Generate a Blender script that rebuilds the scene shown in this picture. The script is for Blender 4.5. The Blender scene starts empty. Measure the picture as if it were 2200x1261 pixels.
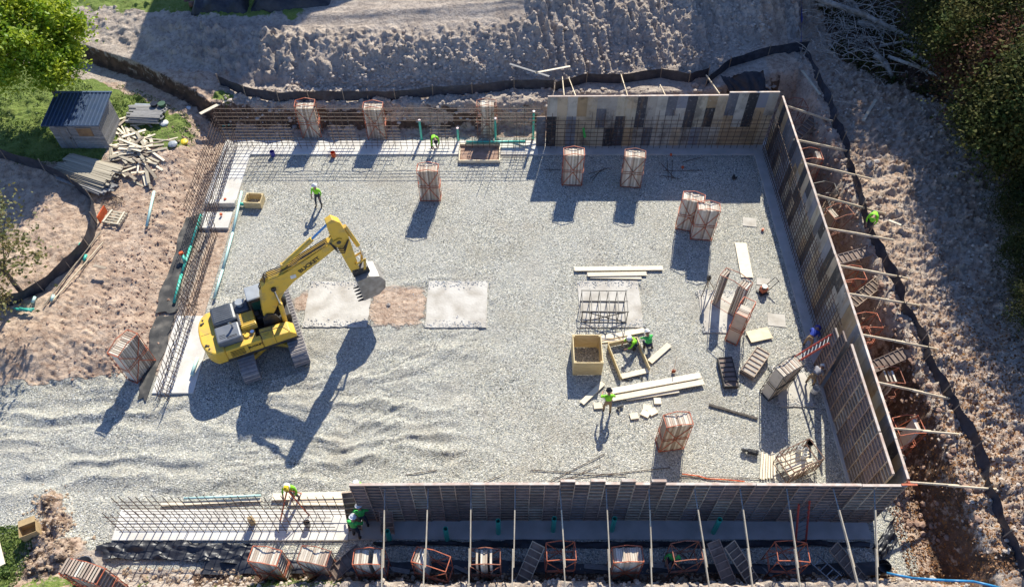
import bpy, bmesh, math, random
import numpy as np
from mathutils import Vector, Matrix, Euler
R = math.radians
rnd = random.Random(7)
C = bpy.context.scene.collection
# ------------------------------------------------------------------ camera, light
H = 34.0; FPX = 1647.0; TH = R(52.4)
cd = bpy.data.cameras.new('camera'); cam = bpy.data.objects.new('camera', cd); C.objects.link(cam)
cam.location = (0, 0, H); cam.rotation_euler = (R(90) - TH, 0, 0)
cd.sensor_width = 36; cd.lens = 36 * FPX / 2200; cd.clip_start = .5; cd.clip_end = 3000
sc = bpy.context.scene; sc.camera = cam
sc.view_settings.view_transform = 'Standard'; sc.view_settings.look = 'None'
sc.view_settings.gamma = 1; sc.view_settings.use_curve_mapping = False
sc.view_settings.exposure = 0.56
SUN_EL = R(38.4); SUN = Vector((math.cos(SUN_EL) * .2155, math.cos(SUN_EL) * .9765, math.sin(SUN_EL)))
w = bpy.data.worlds.new('World'); sc.world = w; w.use_nodes = True
nt = w.node_tree; bg = nt.nodes['Background']
sky = nt.nodes.new('ShaderNodeTexSky'); sky.sky_type = 'NISHITA'; sky.sun_disc = False
sky.sun_elevation = SUN_EL; sky.sun_rotation = math.atan2(SUN.x, SUN.y); sky.dust_density = .4
sky.ozone_density = 2.6; wb = nt.nodes.new('ShaderNodeMix'); wb.data_type = 'RGBA'; wb.blend_type = 'MULTIPLY'; wb.inputs[0].default_value = 1; wb.inputs[7].default_value = (.86, .97, 1.24, 1)
nt.links.new(sky.outputs[0], wb.inputs[6]); nt.links.new(wb.outputs[2], bg.inputs[0]); bg.inputs[1].default_value = .094
sd = bpy.data.lights.new('sun', 'SUN'); so = bpy.data.objects.new('sun', sd); C.objects.link(so)
sd.energy = 5.0; sd.angle = R(.53); sd.color = (1, .95, .825)
so.rotation_euler = SUN.to_track_quat('Z', 'Y').to_euler()

# ------------------------------------------------------------------ surveying: where a spot seen from the drone lies on the ground
def G(px, py, z=0.0):
    a = (px - 1100) / FPX; b = -(py - 630.5) / FPX
    dy = math.cos(TH) + b * math.sin(TH); dz = -math.sin(TH) + b * math.cos(TH)
    t = (z - H) / dz
    return Vector((a * t, dy * t, z))

# ------------------------------------------------------------------ noise and terrain height
def _h(ix, iy, s):
    n = (ix.astype(np.int64) * 374761393 + iy.astype(np.int64) * 668265263 + s * 982451653) & 0xffffffff
    n = ((n ^ (n >> 13)) * 1274126177) & 0xffffffff
    return ((n ^ (n >> 16)) & 0xffff) / 65535.0
def vn(x, y, s=0):
    xi = np.floor(x); yi = np.floor(y); fx = x - xi; fy = y - yi
    fx = fx * fx * (3 - 2 * fx); fy = fy * fy * (3 - 2 * fy)
    a = _h(xi, yi, s); b = _h(xi + 1, yi, s); c = _h(xi, yi + 1, s); d = _h(xi + 1, yi + 1, s)
    return (a + (b - a) * fx) * (1 - fy) + (c + (d - c) * fx) * fy
def fbm(x, y, s=0, o=4, g=.5):
    t = 0; a = 1; n = 0
    for i in range(o):
        t = t + a * (vn(x * 2 ** i + 17.3 * i, y * 2 ** i - 9.1 * i, s + i) - .5); n += a; a *= g
    return t / n * 2
def S(t):
    t = np.clip(t, 0, 1); return t * t * (3 - 2 * t)
def seg_d(x, y, pts):
    d = np.full(np.shape(x), 1e9)
    for (ax, ay), (bx, by) in zip(pts[:-1], pts[1:]):
        ux, uy = bx - ax, by - ay; L = ux * ux + uy * uy + 1e-9
        t = np.clip(((x - ax) * ux + (y - ay) * uy) / L, 0, 1)
        d = np.minimum(d, np.hypot(x - ax - t * ux, y - ay - t * uy))
    return d
EDGE = np.array([(-60, 56), (-45, 51.5), (-36, 48), (-30, 45.9), (-25.4, 43.8), (-22.2, 41.8), (-19.9, 40.2), (-18, 39.9), (0, 40.0), (2.2, 40.3), (3.5, 40.9), (12, 41.1), (15, 41.6), (19, 42), (24, 44), (60, 60)])
def edge_y(x): return np.interp(x, EDGE[:, 0], EDGE[:, 1])
def pw(*p): return [tuple(G(a, b, 0)[:2]) for a, b in p]
RIDGES = [(pw((560, 840), (640, 868), (760, 862), (900, 880), (985, 868)), .2, .3), (pw((640, 925), (740, 950), (830, 948), (960, 925)), .2, .28),
          (pw((660, 1008), (740, 982), (860, 968), (1000, 975)), .2, .3), (pw((40, 885), (150, 890), (300, 893), (410, 872)), .22, .3),
          (pw((60, 1010), (180, 985), (320, 972), (440, 980)), .2, .3), (pw((0, 1075), (120, 1040), (260, 1030), (460, 1025)), .18, .4),
          (pw((700, 800), (800, 815), (900, 790), (985, 735), (1060, 640)), .14, .3), (pw((660, 750), (760, 765), (860, 745), (940, 690)), .14, .28),
          (pw((690, 600), (800, 606), (1000, 600)), .12, .25), (pw((760, 905), (880, 915), (1010, 880), (1080, 800)), .12, .3),
          (pw((600, 960), (560, 1010), (480, 1035)), .1, .35), (pw((1000, 1010), (900, 1018), (760, 1040)), .1, .3),
          (pw((430, 905), (520, 930), (600, 925)), .13, .3), (pw((0, 950), (120, 940), (300, 935)), .13, .35), (pw((850, 1000), (950, 1003), (1060, 985)), .12, .25),
          (pw((330, 1048), (520, 1040), (700, 1034)), .13, .3), (pw((1140, 600), (1120, 720), (1050, 850)), .06, .3)]
for _k in range(13):
    RIDGES.append((pw((1065 - 14 * _k, 640 + 24 * _k), (930 - 6 * _k, 735 + 19 * _k), (760, 790 + 18 * _k), (600 - 10 * _k, 800 + 19 * _k)), .065 if _k % 2 else .05, .13))
for _k in range(6): RIDGES.append((pw((0, 850 + 33 * _k), (180, 862 + 30 * _k), (420, 850 + 34 * _k)), .06, .15))
HEAPS = [(-21.3, 13.9, .55, .55), (-20.6, 12.9, .5, .6), (-21.2, 12.2, .35, .7), (-19.6, 11.6, .5, .7), (-20.7, 11.0, .4, .8), (12.6, 44.6, .95, 1.25), (-14.9, 42.1, .4, .6)]
def hf(x, y, fine=True):
    x = np.asarray(x, float); y = np.asarray(y, float)
    wob = fbm(x * .35, y * .35, 3, 3) * .45 + fbm(x * 1.3, y * 1.3, 8, 2) * .12
    # excavated floor and its banks
    fl = -.25 * S((12.6 - y) / .5) * S((x + 18.6) / .6) - .2 * S((y - 38.9) / .4) * S((x + 19.5) / .6) * S((18.5 - x) / .5) - .15 * S((x - 16.9) / .5) * S((y - 11) / 1)
    right = 2.5 * S((x + wob * .6 - 18.75) / .95) + .5 * S((x - 20.5) / 9)
    back = np.interp(x, [-30, -21, -17, 13, 18], [2.3, 2.1, 1.4, 1.5, 2.5]) * S((y + wob * .35 - edge_y(x)) / np.where(x < -19, .5, 1.1))
    front = np.where(x > -9.5, 1.6, .35 + 1.25 * S((x + 13.5) / 4)) * S((10.5 + wob * .5 - y) / .75)
    left = (.7 * S((-19.5 + wob * .4 - x) / 1.6)) * S((y - 19.5) / 3.5)
    grassy = .5 * S((y - 33.5) / 3) * S((-20.2 + wob * .5 - x) / 1.4)
    z = np.maximum.reduce([fl * 1.0, right, front, left + grassy])
    z = np.maximum(z, back)
    # spoil mound
    Hc = np.interp(x, [-45, -33, -26, -20, -10, -2, 2, 8, 15, 19, 23, 30], [0, .2, .8, 1.5, 2.2, 2.7, 3.8, 4.6, 4.2, 2.8, .8, .3])
    yf = np.interp(x, [-45, -26, -20, -14, -6, 2, 8, 13, 18, 24], [54, 46, 43.4, 42.7, 42.5, 42.9, 44.2, 45.2, 46.2, 48]) + wob * .6
    sl = np.interp(x, [-30, -20, -14, 0, 4, 20], [.45, .65, 1.25, 1.25, .88, .7])
    m = np.clip((y - yf) * sl, 0, None); m = Hc * (1 - np.exp(-(m / np.maximum(Hc, .05)) ** 1.35))
    m = m + .35 * S((y - yf - 4.2) / 1.2) * S((x + 20) / 6) * S((6 - x) / 4)
    z = z + m
    for hx, hy, hh, hr in HEAPS:
        z = z + hh * np.exp(-((x - hx) ** 2 + (y - hy) ** 2) / hr ** 2) * (.8 + 1.1 * fbm(x * 2.2, y * 2.2, 31, 4, .7))
    if not fine: return z
    pit = S((x + 18.8) / .5) * S((17.2 - x) / .4) * S((y - 12.0) / .5) * S((39.3 - y) / .5)
    rough = 1 - pit
    slope = S((y - yf) / .8) * S((Hc - .9) / .6) * (1 - S((y - yf - 3.0 - np.where(x > 1, 14, 0)) / 1.5))
    field = S((x - 19.5) / 1.5)
    clod = np.maximum(0, fbm(x * 2.1, y * 2.1, 40, 3, .7)) * .75 + np.maximum(0, fbm(x * 4.2, y * 4.2, 51, 2) - .05) * .5
    groove = fbm(x * 2.6 + y * .6, y * .35, 60, 3) * .36
    z = z + slope * (clod * .6 + np.maximum(0, fbm(x * .9 + y * .3, y * .9, 62, 5, .75)) * .55 + groove * np.where(x > 0, 1.2, .55))
    z = z + field * (np.maximum(0, fbm(x * 1.3 + y * .6, y * 2.4 - x * .5, 70, 5, .8)) * .72 + clod * .25 + fbm(x * 3.1, y * 3.9, 72, 3, .7) * .13)
    upper = S((y - edge_y(x) - .6) / 1) * S((-14 - x) / 3)
    z = z + upper * (fbm(x * 1.3, y * 1.3, 75, 4, .7) * .22 + clod * .25)
    z = z + S((y - yf - 4) / 1) * S((8 - x) / 4) * S((x + 18) / 3) * (fbm(x * .3, y * 2.2, 76, 3) * .12)
    bankz = S((x - 18.3) / .5) * S((21 - x) / 1) + S((10.9 - y) / .4) * S((y - 6) / 2) + S((y - 39.2) / .4) * S((42.5 - y) / 1)
    z = z + np.clip(bankz, 0, 1) * fbm(x * 1.9, y * 1.9, 80, 4, .7) * .34
    leftd = S((-19.2 - x) / .8) * S((y - 19.5) / 1) * S((44 - y) / 3)
    z = z + leftd * (fbm(x * 1.2, y * 1.2, 90, 5, .74) * .2 + np.maximum(0, fbm(x * 2.5, y * 2.5, 95, 3)) * .25 * S(1 - np.abs(x + 20.6) / 1.1))
    # tyre treads across the dirt
    for ox in (-23.6, -21.9):
        cx = ox + (y - 20) * -.1
        z = z + leftd * np.exp(-((x - cx) / .3) ** 2) * (.035 * np.sign(np.sin((y + x * .5) * 16)) - .06) * S((29 - y) / 3)
    # rounded ridges pushed up in the loose stone
    gz_ = S((x + 35) / 3) * S((1 - x) / 3) * S((28 - y) / 2) * S((y - 13.8) / .6)
    z = z + gz_ * (fbm(x * .3 + 4, y * 1.3, 110, 2) * .07 + fbm(x * 1.2, y * 3.2, 117, 2) * .03)
    z = z + pit * fbm(x * .5, y * .5, 120, 3) * .025
    mm = (y < 29) & (y > 12)
    if np.any(mm):
        mm = mm & (x > -36) & (x < 4); full = z; keep = (x, y, z); x = x[mm]; y = y[mm]; add = np.zeros_like(x)
        xx = x + fbm(x * .5, y * .5, 130, 3) * .7; yy = y + fbm(x * .6, y * .6, 140, 3) * .7
        mod1 = fbm(x * .8, y * .8, 150, 2); mod2 = fbm(x * 3, y * 3, 160, 2)
        for pts, a, wd in RIDGES:
            a = a * .62; d = seg_d(xx, yy, pts)
            add = add + a * .95 * np.exp(-(d / (wd * .62)) ** 1.4) * (.78 + .5 * mod1 + .35 * mod2) - a * .35 * np.exp(-((d - wd * 1.8) / (wd * .8)) ** 2)
        x, y, z = keep; z = z.copy(); z[mm] += add
    # keep the ground flat and low under footings and slabs
    flat = np.zeros_like(z)
    for x0, x1, y0, y1 in SLABS: flat = np.maximum(flat, S((x - x0 + .25) / .2) * S((x1 + .25 - x) / .2) * S((y - y0 + .25) / .2) * S((y1 + .25 - y) / .2))
    z = z * (1 - flat) + flat * np.minimum(z, -.03)
    return z
SLABS = [(-11.35, -7.85, 23.9, 27.0), (-4.72, -1.38, 23.85, 27.05), (3.7, 7.12, 23.85, 27.05), (12.9, 15.4, 19.0, 21.4), (10.3, 12.6, 23.5, 26.6), (-18.6, -16.6, 19.8, 39), (-18, 1.8, 37.5, 39), (15.7, 17.3, 12, 39), (-17.9, 16.4, 12.1, 14.0), (1.6, 17, 37.5, 39)]
def gz(x, y): return float(hf(np.array([x]), np.array([y]))[0])
def GT(px, py, z0=1.0):
    z = z0
    for _ in range(8):
        p = G(px, py, z); z = .5 * z + .5 * float(hf(np.array([p.x]), np.array([p.y]), False)[0])
    p = G(px, py, z); return p

# ------------------------------------------------------------------ materials
MATS = {}
def L(n, a, b): n.links.new(a, b)
def mat(name, c1, c2=None, rough=.8, ns=3.0, bump=0., bs=None, metal=0., orand=0., ramp=None, spec=.5, det=6, fac=(.35, .65), stretch=None, transl=0., tint=None):
    m = bpy.data.materials.new(name); m.use_nodes = True; t = m.node_tree; p = t.nodes['Principled BSDF']
    p.inputs['Roughness'].default_value = rough; p.inputs['Metallic'].default_value = metal
    p.inputs['Specular IOR Level'].default_value = spec
    ge = t.nodes.new('ShaderNodeNewGeometry'); oi = t.nodes.new('ShaderNodeObjectInfo')
    pos = ge.outputs['Position']
    if stretch:
        tc = t.nodes.new('ShaderNodeTexCoord'); mp = t.nodes.new('ShaderNodeMapping'); mp.inputs['Scale'].default_value = stretch
        L(t, tc.outputs['Object'], mp.inputs[0])
        ad = t.nodes.new('ShaderNodeVectorMath'); ad.operation = 'ADD'; L(t, mp.outputs[0], ad.inputs[0])
        ml = t.nodes.new('ShaderNodeMath'); ml.operation = 'MULTIPLY'; ml.inputs[1].default_value = 57.; L(t, oi.outputs['Random'], ml.inputs[0]); L(t, ml.outputs[0], ad.inputs[1]); pos = ad.outputs[0]
    no = t.nodes.new('ShaderNodeTexNoise'); no.inputs['Scale'].default_value = ns; no.inputs['Detail'].default_value = det; L(t, pos, no.inputs['Vector'])
    mr = t.nodes.new('ShaderNodeMapRange'); mr.inputs[1].default_value = fac[0]; mr.inputs[2].default_value = fac[1]; L(t, no.outputs[0], mr.inputs[0])
    mx = t.nodes.new('ShaderNodeMix'); mx.data_type = 'RGBA'
    c2 = c2 or tuple(v * .7 for v in c1)
    if ramp:
        cr = t.nodes.new('ShaderNodeValToRGB'); cr.color_ramp.interpolation = 'CONSTANT'
        el = cr.color_ramp.elements
        while len(el) > 1: el.remove(el[-1])
        el[0].position = 0; el[0].color = (*ramp[0], 1)
        for i, c in enumerate(ramp[1:]): e = el.new((i + 1) / len(ramp)); e.color = (*c, 1)
        L(t, oi.outputs['Random'], cr.inputs[0]); L(t, cr.outputs[0], mx.inputs[6])
        dk = t.nodes.new('ShaderNodeMix'); dk.data_type = 'RGBA'; dk.inputs[0].default_value = .45
        L(t, cr.outputs[0], dk.inputs[6]); dk.inputs[7].default_value = (*c2, 1); L(t, dk.outputs[2], mx.inputs[7])
    else:
        mx.inputs[6].default_value = (*c1, 1); mx.inputs[7].default_value = (*c2, 1)
    L(t, mr.outputs[0], mx.inputs[0]); col = mx.outputs[2]
    if orand:
        hs = t.nodes.new('ShaderNodeHueSaturation'); m2 = t.nodes.new('ShaderNodeMapRange')
        m2.inputs[3].default_value = 1 - orand; m2.inputs[4].default_value = 1 + orand; L(t, oi.outputs['Random'], m2.inputs[0])
        L(t, m2.outputs[0], hs.inputs['Value']); L(t, col, hs.inputs['Color']); col = hs.outputs[0]
    L(t, col, p.inputs['Base Color'])
    if bump:
        b = t.nodes.new('ShaderNodeBump'); b.inputs['Strength'].default_value = bump; b.inputs['Distance'].default_value = .05
        n2 = t.nodes.new('ShaderNodeTexNoise'); n2.inputs['Scale'].default_value = bs or ns * 3; n2.inputs['Detail'].default_value = 4; L(t, pos, n2.inputs['Vector'])
        L(t, n2.outputs[0], b.inputs['Height']); L(t, b.outputs[0], p.inputs['Normal'])
    if transl:
        tr = t.nodes.new('ShaderNodeBsdfTranslucent'); L(t, col, tr.inputs[0]); ms = t.nodes.new('ShaderNodeMixShader'); ms.inputs[0].default_value = transl
        L(t, p.outputs[0], ms.inputs[1]); L(t, tr.outputs[0], ms.inputs[2]); L(t, ms.outputs[0], t.nodes['Material Output'].inputs[0])
    MATS[name] = m; return m
mat('concrete', (.72, .69, .63), (.56, .525, .47), .9, 1.0, .2, 12, fac=(.4, .7), det=9)
mat('concrete_shaded', (.50, .485, .46), (.40, .385, .36), .9, 1.2, .2, 12)  # same concrete with shade put into its colour, for footings in the walls' shadow
mat('slab', (.60, .565, .50), (.40, .36, .30), .9, 1.1, .3, 9, fac=(.4, .7), det=9)
mat('lumber', (.86, .76, .58), (.74, .62, .45), .75, 3, .1, 20, orand=.12, stretch=(1, 9, 9))
mat('ply_new', (.82, .71, .50), (.72, .58, .38), .75, 2.4, .1, 16, orand=.08)
mat('old_wood', (.40, .33, .25), (.24, .19, .14), .85, 3, .2, 15, orand=.25, stretch=(1, 8, 8))
mat('grey_wood', (.33, .32, .31), (.20, .195, .19), .9, 3, .3, 15, orand=.2, stretch=(2, 12, 12))
mat('plywood_brown', (.32, .2, .1), (.22, .13, .07), .8, 4)
FACE = [(.03, .03, .035), (.40, .36, .30), (.46, .32, .18), (.13, .135, .155), (.54, .43, .29), (.04, .04, .045), (.52, .48, .40), (.24, .25, .28), (.40, .28, .15), (.06, .06, .07), (.50, .44, .32)]
mat('form_face', (0, 0, 0), (.03, .03, .03), .6, 1.1, .12, 9, ramp=FACE, fac=(.45, .72), det=7)
mat('form_rib', (0, 0, 0), (.04, .035, .03), .8, 3.5, .1, 12, ramp=[(.56, .42, .30), (.38, .27, .20), (.60, .49, .36), (.26, .19, .155), (.46, .32, .25), (.34, .28, .25)], fac=(.4, .75))
mat('form_edge', (0, 0, 0), (.22, .165, .115), .75, 3, .1, 12, ramp=[(.66, .58, .47), (.50, .42, .32), (.58, .44, .33), (.72, .65, .54), (.34, .26, .20), (.60, .52, .41), (.46, .36, .27)], fac=(.52, .85))
mat('form_back', (.15, .105, .08), (.24, .18, .145), .85, 3, .2, 14, orand=.35)
mat('orange_steel', (.56, .14, .06), (.24, .075, .045), .6, 7, fac=(.42, .7))
mat('rust_orange', (.40, .13, .07), (.20, .085, .055), .7, 7)
mat('rust_steel', (.20, .10, .065), (.12, .07, .05), .7, 7)
mat('black_steel', (.03, .03, .032), (.055, .045, .04), .5, 6)
mat('grey_steel', (.30, .31, .32), (.2, .2, .2), .45, 8, metal=.6)
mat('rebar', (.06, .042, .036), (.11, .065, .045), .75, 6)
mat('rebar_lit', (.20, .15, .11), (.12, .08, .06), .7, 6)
mat('pvc_green', (.06, .50, .38), (.06, .44, .34), .4, 3)
mat('pvc_pale', (.52, .74, .68), (.44, .66, .60), .45, 2)
mat('white_plastic', (.75, .75, .74), (.62, .62, .6), .5, 4)
mat('blue_plastic', (.06, .06, .35), (.05, .05, .28), .5, 4)
mat('orange_plastic', (.75, .13, .03), (.6, .1, .03), .5, 4)
mat('black_plastic', (.015, .015, .018), (.03, .03, .034), .32, 2.5, .15, 5)
mat('fabric_black', (.02, .024, .036), (.05, .056, .072), .5, 3.2, .5, 4, fac=(.35, .7))
mat('poly_black', (.018, .019, .025), (.035, .037, .045), .42, 4, .6, 3)
mat('dusty_fabric', (.045, .045, .045), (.17, .155, .135), .85, 1.6, .2, 14, fac=(.45, .75))
mat('yellow', (.80, .50, .06), (.56, .38, .10), .5, 2.2, fac=(.5, .68), det=9)
mat('yellow_worn', (.68, .43, .05), (.36, .25, .10), .55, 3.2, fac=(.45, .65), det=9)
mat('hood_grey', (.06, .07, .085), (.09, .10, .115), .45, 3)
mat('cab_roof', (.36, .39, .41), (.30, .32, .34), .4, 3)
mat('dark_iron', (.03, .03, .032), (.06, .055, .05), .5, 5)
mat('track_steel', (.36, .33, .32), (.27, .245, .235), .55, 6, metal=.1)
mat('bucket_steel', (.44, .42, .38), (.27, .25, .22), .5, 3, metal=.3)
mat('glass_dark', (.02, .035, .035), (.02, .03, .03), .06, 3)
mat('chrome', (.75, .76, .78), (.6, .6, .62), .15, 3, metal=1)
mat('blue_rod', (.12, .32, .62), (.10, .28, .55), .25, 3, metal=.3)
mat('black_paint', (.01, .01, .01), (.02, .02, .02), .5, 3)
mat('white_paint', (.8, .8, .78), (.65, .65, .63), .5, 3)
mat('hiviz', (.33, .85, .03), (.22, .62, .02), .7, 14)
mat('green_shirt', (.08, .55, .12), (.05, .4, .08), .75, 14)
mat('blue_shirt', (.02, .06, .40), (.015, .04, .28), .75, 14)
mat('grey_shirt', (.30, .30, .33), (.22, .22, .25), .8, 14)
mat('jeans', (.05, .06, .09), (.035, .04, .06), .85, 12)
mat('tan_pants', (.36, .25, .14), (.26, .18, .10), .85, 12)
mat('skin', (.42, .24, .16), (.36, .2, .13), .6, 8)
mat('boot', (.05, .035, .025), (.08, .055, .035), .7, 8)
mat('hat_white', (.8, .8, .8), (.7, .7, .7), .3, 4)
mat('roof_blue', (.045, .075, .14), (.06, .09, .15), .35, 2, metal=.2)
mat('cardboard', (.48, .34, .17), (.40, .28, .14), .85, 6)
mat('blue_hose', (.04, .27, .52), (.04, .22, .42), .4, 4)
mat('tarp_blue', (.03, .04, .22), (.05, .06, .3), .4, 4)
mat('stone', (.40, .36, .33), (.26, .23, .21), .9, 4, .5, 9, orand=.3)
mat('bark', (.13, .11, .095), (.065, .055, .045), .95, 5, .6, 18)
mat('dead_wood', (.44, .40, .35), (.24, .21, .18), .9, 4, .3, 14, orand=.25)
mat('leaf_maple', (.46, .52, .03), (.22, .36, .02), .55, .9, transl=.42, fac=(.38, .62), det=3)
mat('leaf_green', (.085, .14, .025), (.16, .17, .03), .7, .8, transl=.25, det=3, spec=.2)
mat('leaf_wood', (.05, .085, .02), (.13, .11, .03), .8, .9, transl=.2, det=3, spec=.15)
mat('leaf_dark', (.03, .05, .015), (.075, .07, .02), .8, 1.2, transl=.18, det=3, spec=.15)
mat('leaf_red', (.17, .065, .045), (.10, .08, .03), .8, 1.0, transl=.22, det=3, spec=.15)
mat('brick_wall', (.3, .28, .26), (.25, .23, .2), .9, 2)

mat('brown_clod', (.46, .34, .23), (.30, .21, .14), .95, 3, .3, 9); mat('clod', (.58, .49, .40), (.42, .345, .28), .95, 3, .3, 9); mat('red_clod', (.40, .27, .20), (.28, .17, .12), .95, 3, .3, 9); mat('gravel_chip', (.62, .61, .58), (.25, .26, .27), .9, 11, fac=(.4, .6))
# ground: colour by soil kind, kept in two vertex masks
def stain_face():
    m = MATS['form_face']; t = m.node_tree; p = t.nodes['Principled BSDF']; src = p.inputs['Base Color'].links[0].from_socket; N = t.nodes.new
    ge = N('ShaderNodeNewGeometry'); cur = src
    for sc_, st, a, b, col, f in ((.75, (1, 1, .7), .54, .62, (.03, .032, .04), .55), (1.3, (1, 1, .35), .56, .68, (.42, .40, .37), .3), (2.2, (1.5, 1.5, .25), .54, .68, (.30, .18, .08), .55), (5, (1, 1, 1), .56, .7, (.5, .49, .46), .4)):
        mp = N('ShaderNodeMapping'); mp.inputs['Scale'].default_value = st; mp.inputs['Location'].default_value = (sc_ * 7, 3, 1); L(t, ge.outputs['Position'], mp.inputs[0])
        n = N('ShaderNodeTexNoise'); n.inputs['Scale'].default_value = sc_; n.inputs['Detail'].default_value = 8; n.inputs['Roughness'].default_value = .65; L(t, mp.outputs[0], n.inputs['Vector'])
        r = N('ShaderNodeMapRange'); r.inputs[1].default_value = a; r.inputs[2].default_value = b; r.inputs[4].default_value = f; L(t, n.outputs[0], r.inputs[0])
        x = N('ShaderNodeMix'); x.data_type = 'RGBA'; L(t, r.outputs[0], x.inputs[0]); L(t, cur, x.inputs[6]); x.inputs[7].default_value = (*col, 1); cur = x.outputs[2]
    L(t, cur, p.inputs['Base Color'])
stain_face()
def ground_material():
    m = bpy.data.materials.new('ground'); m.use_nodes = True; t = m.node_tree; p = t.nodes['Principled BSDF']; N = t.nodes.new
    p.inputs['Roughness'].default_value = .95; p.inputs['Specular IOR Level'].default_value = .25
    ge = N('ShaderNodeNewGeometry'); pos = ge.outputs['Position']
    def noise(s, d=5, r=.5):
        n = N('ShaderNodeTexNoise'); n.inputs['Scale'].default_value = s; n.inputs['Detail'].default_value = d; n.inputs['Roughness'].default_value = r; L(t, pos, n.inputs['Vector']); return n.outputs[0]
    def mp(v, a, b, c=0., d=1.):
        r = N('ShaderNodeMapRange'); r.inputs[1].default_value = a; r.inputs[2].default_value = b; r.inputs[3].default_value = c; r.inputs[4].default_value = d; L(t, v, r.inputs[0]); return r.outputs[0]
    def mixc(f, a, b):
        x = N('ShaderNodeMix'); x.data_type = 'RGBA'
        if isinstance(f, float): x.inputs[0].default_value = f
        else: L(t, f, x.inputs[0])
        for i, v in ((6, a), (7, b)):
            if isinstance(v, tuple): x.inputs[i].default_value = (*v, 1)
            else: L(t, v, x.inputs[i])
        return x.outputs[2]
    def mth(op, a, b):
        x = N('ShaderNodeMath'); x.operation = op
        for i, v in enumerate((a, b)):
            if isinstance(v, (int, float)): x.inputs[i].default_value = v
            else: L(t, v, x.inputs[i])
        return x.outputs[0]
    def attr(n):
        a = N('ShaderNodeAttribute'); a.attribute_name = n; s = N('ShaderNodeSeparateColor'); L(t, a.outputs['Color'], s.inputs[0]); return s.outputs
    A = attr('soil'); B = attr('cover')
    nb = mth('MULTIPLY', mth('SUBTRACT', noise(2.2, 6, .65), .5), 1.3)
    def mask(o): return mp(mth('ADD', o, nb), .42, .58)
    # dirt
    sand = mixc(mp(noise(.9, 8, .65), .35, .65), (.60, .51, .42), (.40, .33, .27))
    sand = mixc(mp(noise(3.8, 8, .75), .48, .62, 0, .75), sand, (.25, .20, .17))
    red = mixc(mp(noise(1.1, 8, .65), .36, .64), (.66, .51, .385), (.45, .325, .24))
    red = mixc(mp(noise(3.4, 8, .75), .48, .62, 0, .8), red, (.27, .17, .12))
    dirt = mixc(mask(A[2]), sand, red)
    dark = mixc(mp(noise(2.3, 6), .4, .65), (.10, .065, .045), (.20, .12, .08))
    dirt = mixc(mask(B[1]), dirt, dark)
    # stone chips
    vo = N('ShaderNodeTexVoronoi'); vo.inputs['Scale'].default_value = 21.0; L(t, pos, vo.inputs['Vector'])
    vs = N('ShaderNodeSeparateColor'); L(t, vo.outputs['Color'], vs.inputs[0])
    cr = N('ShaderNodeValToRGB'); el = cr.color_ramp.elements; el[0].color = (.05, .055, .06, 1); el[1].color = (.95, .93, .88, 1)
    for ps, c in ((.12, (.24, .235, .22)), (.36, (.40, .41, .41)), (.6, (.50, .49, .415)), (.8, (.66, .60, .49))): e = el.new(ps); e.color = (*c, 1)
    cr.color_ramp.elements[0].position = 0; L(t, vs.outputs[0], cr.inputs[0])
    big = mp(noise(.28, 5, .6), .4, .62)
    gr = mixc(mp(noise(.5, 5), .5, .75, 0, .35), cr.outputs[0], (.42, .36, .30))
    gr = mixc(mth('MULTIPLY', big, .3), gr, (.60, .585, .55)); gr = mixc(mp(noise(.16, 6, .7), .5, .66, 0, .42), gr, (.36, .32, .255)); gt = N('ShaderNodeMix'); gt.data_type = 'RGBA'; gt.blend_type = 'MULTIPLY'; gt.inputs[0].default_value = 1; gt.inputs[7].default_value = (.885, .885, .845, 1); L(t, gr, gt.inputs[6]); gr = gt.outputs[2]
    col = mixc(mask(A[0]), dirt, gr)
    # fallen leaves
    v2 = N('ShaderNodeTexVoronoi'); v2.inputs['Scale'].default_value = 7.5; L(t, pos, v2.inputs['Vector'])
    s2 = N('ShaderNodeSeparateColor'); L(t, v2.outputs['Color'], s2.inputs[0])
    lf = mixc(s2.outputs[1], (.34, .17, .06), (.20, .09, .045))
    lm = mth('MULTIPLY', mth('MULTIPLY', mp(s2.outputs[0], .55, .6), mp(v2.outputs['Distance'], .5, .42)), mask(B[0]))
    col = mixc(lm, col, lf)
    # grass
    gs = mixc(mp(noise(9, 5, .7), .35, .62), (.12, .19, .035), (.22, .27, .075))
    gs = mixc(mp(noise(.8, 4), .5, .75, 0, .5), gs, (.19, .20, .06))
    col = mixc(mask(A[1]), col, gs)
    L(t, col, p.inputs['Base Color'])
    b = N('ShaderNodeBump'); b.inputs['Strength'].default_value = .8; b.inputs['Distance'].default_value = .05
    L(t, mth('ADD', mth('MULTIPLY', mth('MULTIPLY', vo.outputs['Distance'], -1.0), mask(A[0])), mth('ADD', mth('MULTIPLY', noise(11, 6, .7), 1.3), mth('MULTIPLY', mth('MULTIPLY', noise(3.2, 8, .72), 4.5), mth('SUBTRACT', 1.0, mask(A[0]))))), b.inputs['Height']); L(t, b.outputs[0], p.inputs['Normal'])
    MATS['ground'] = m
ground_material()

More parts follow.
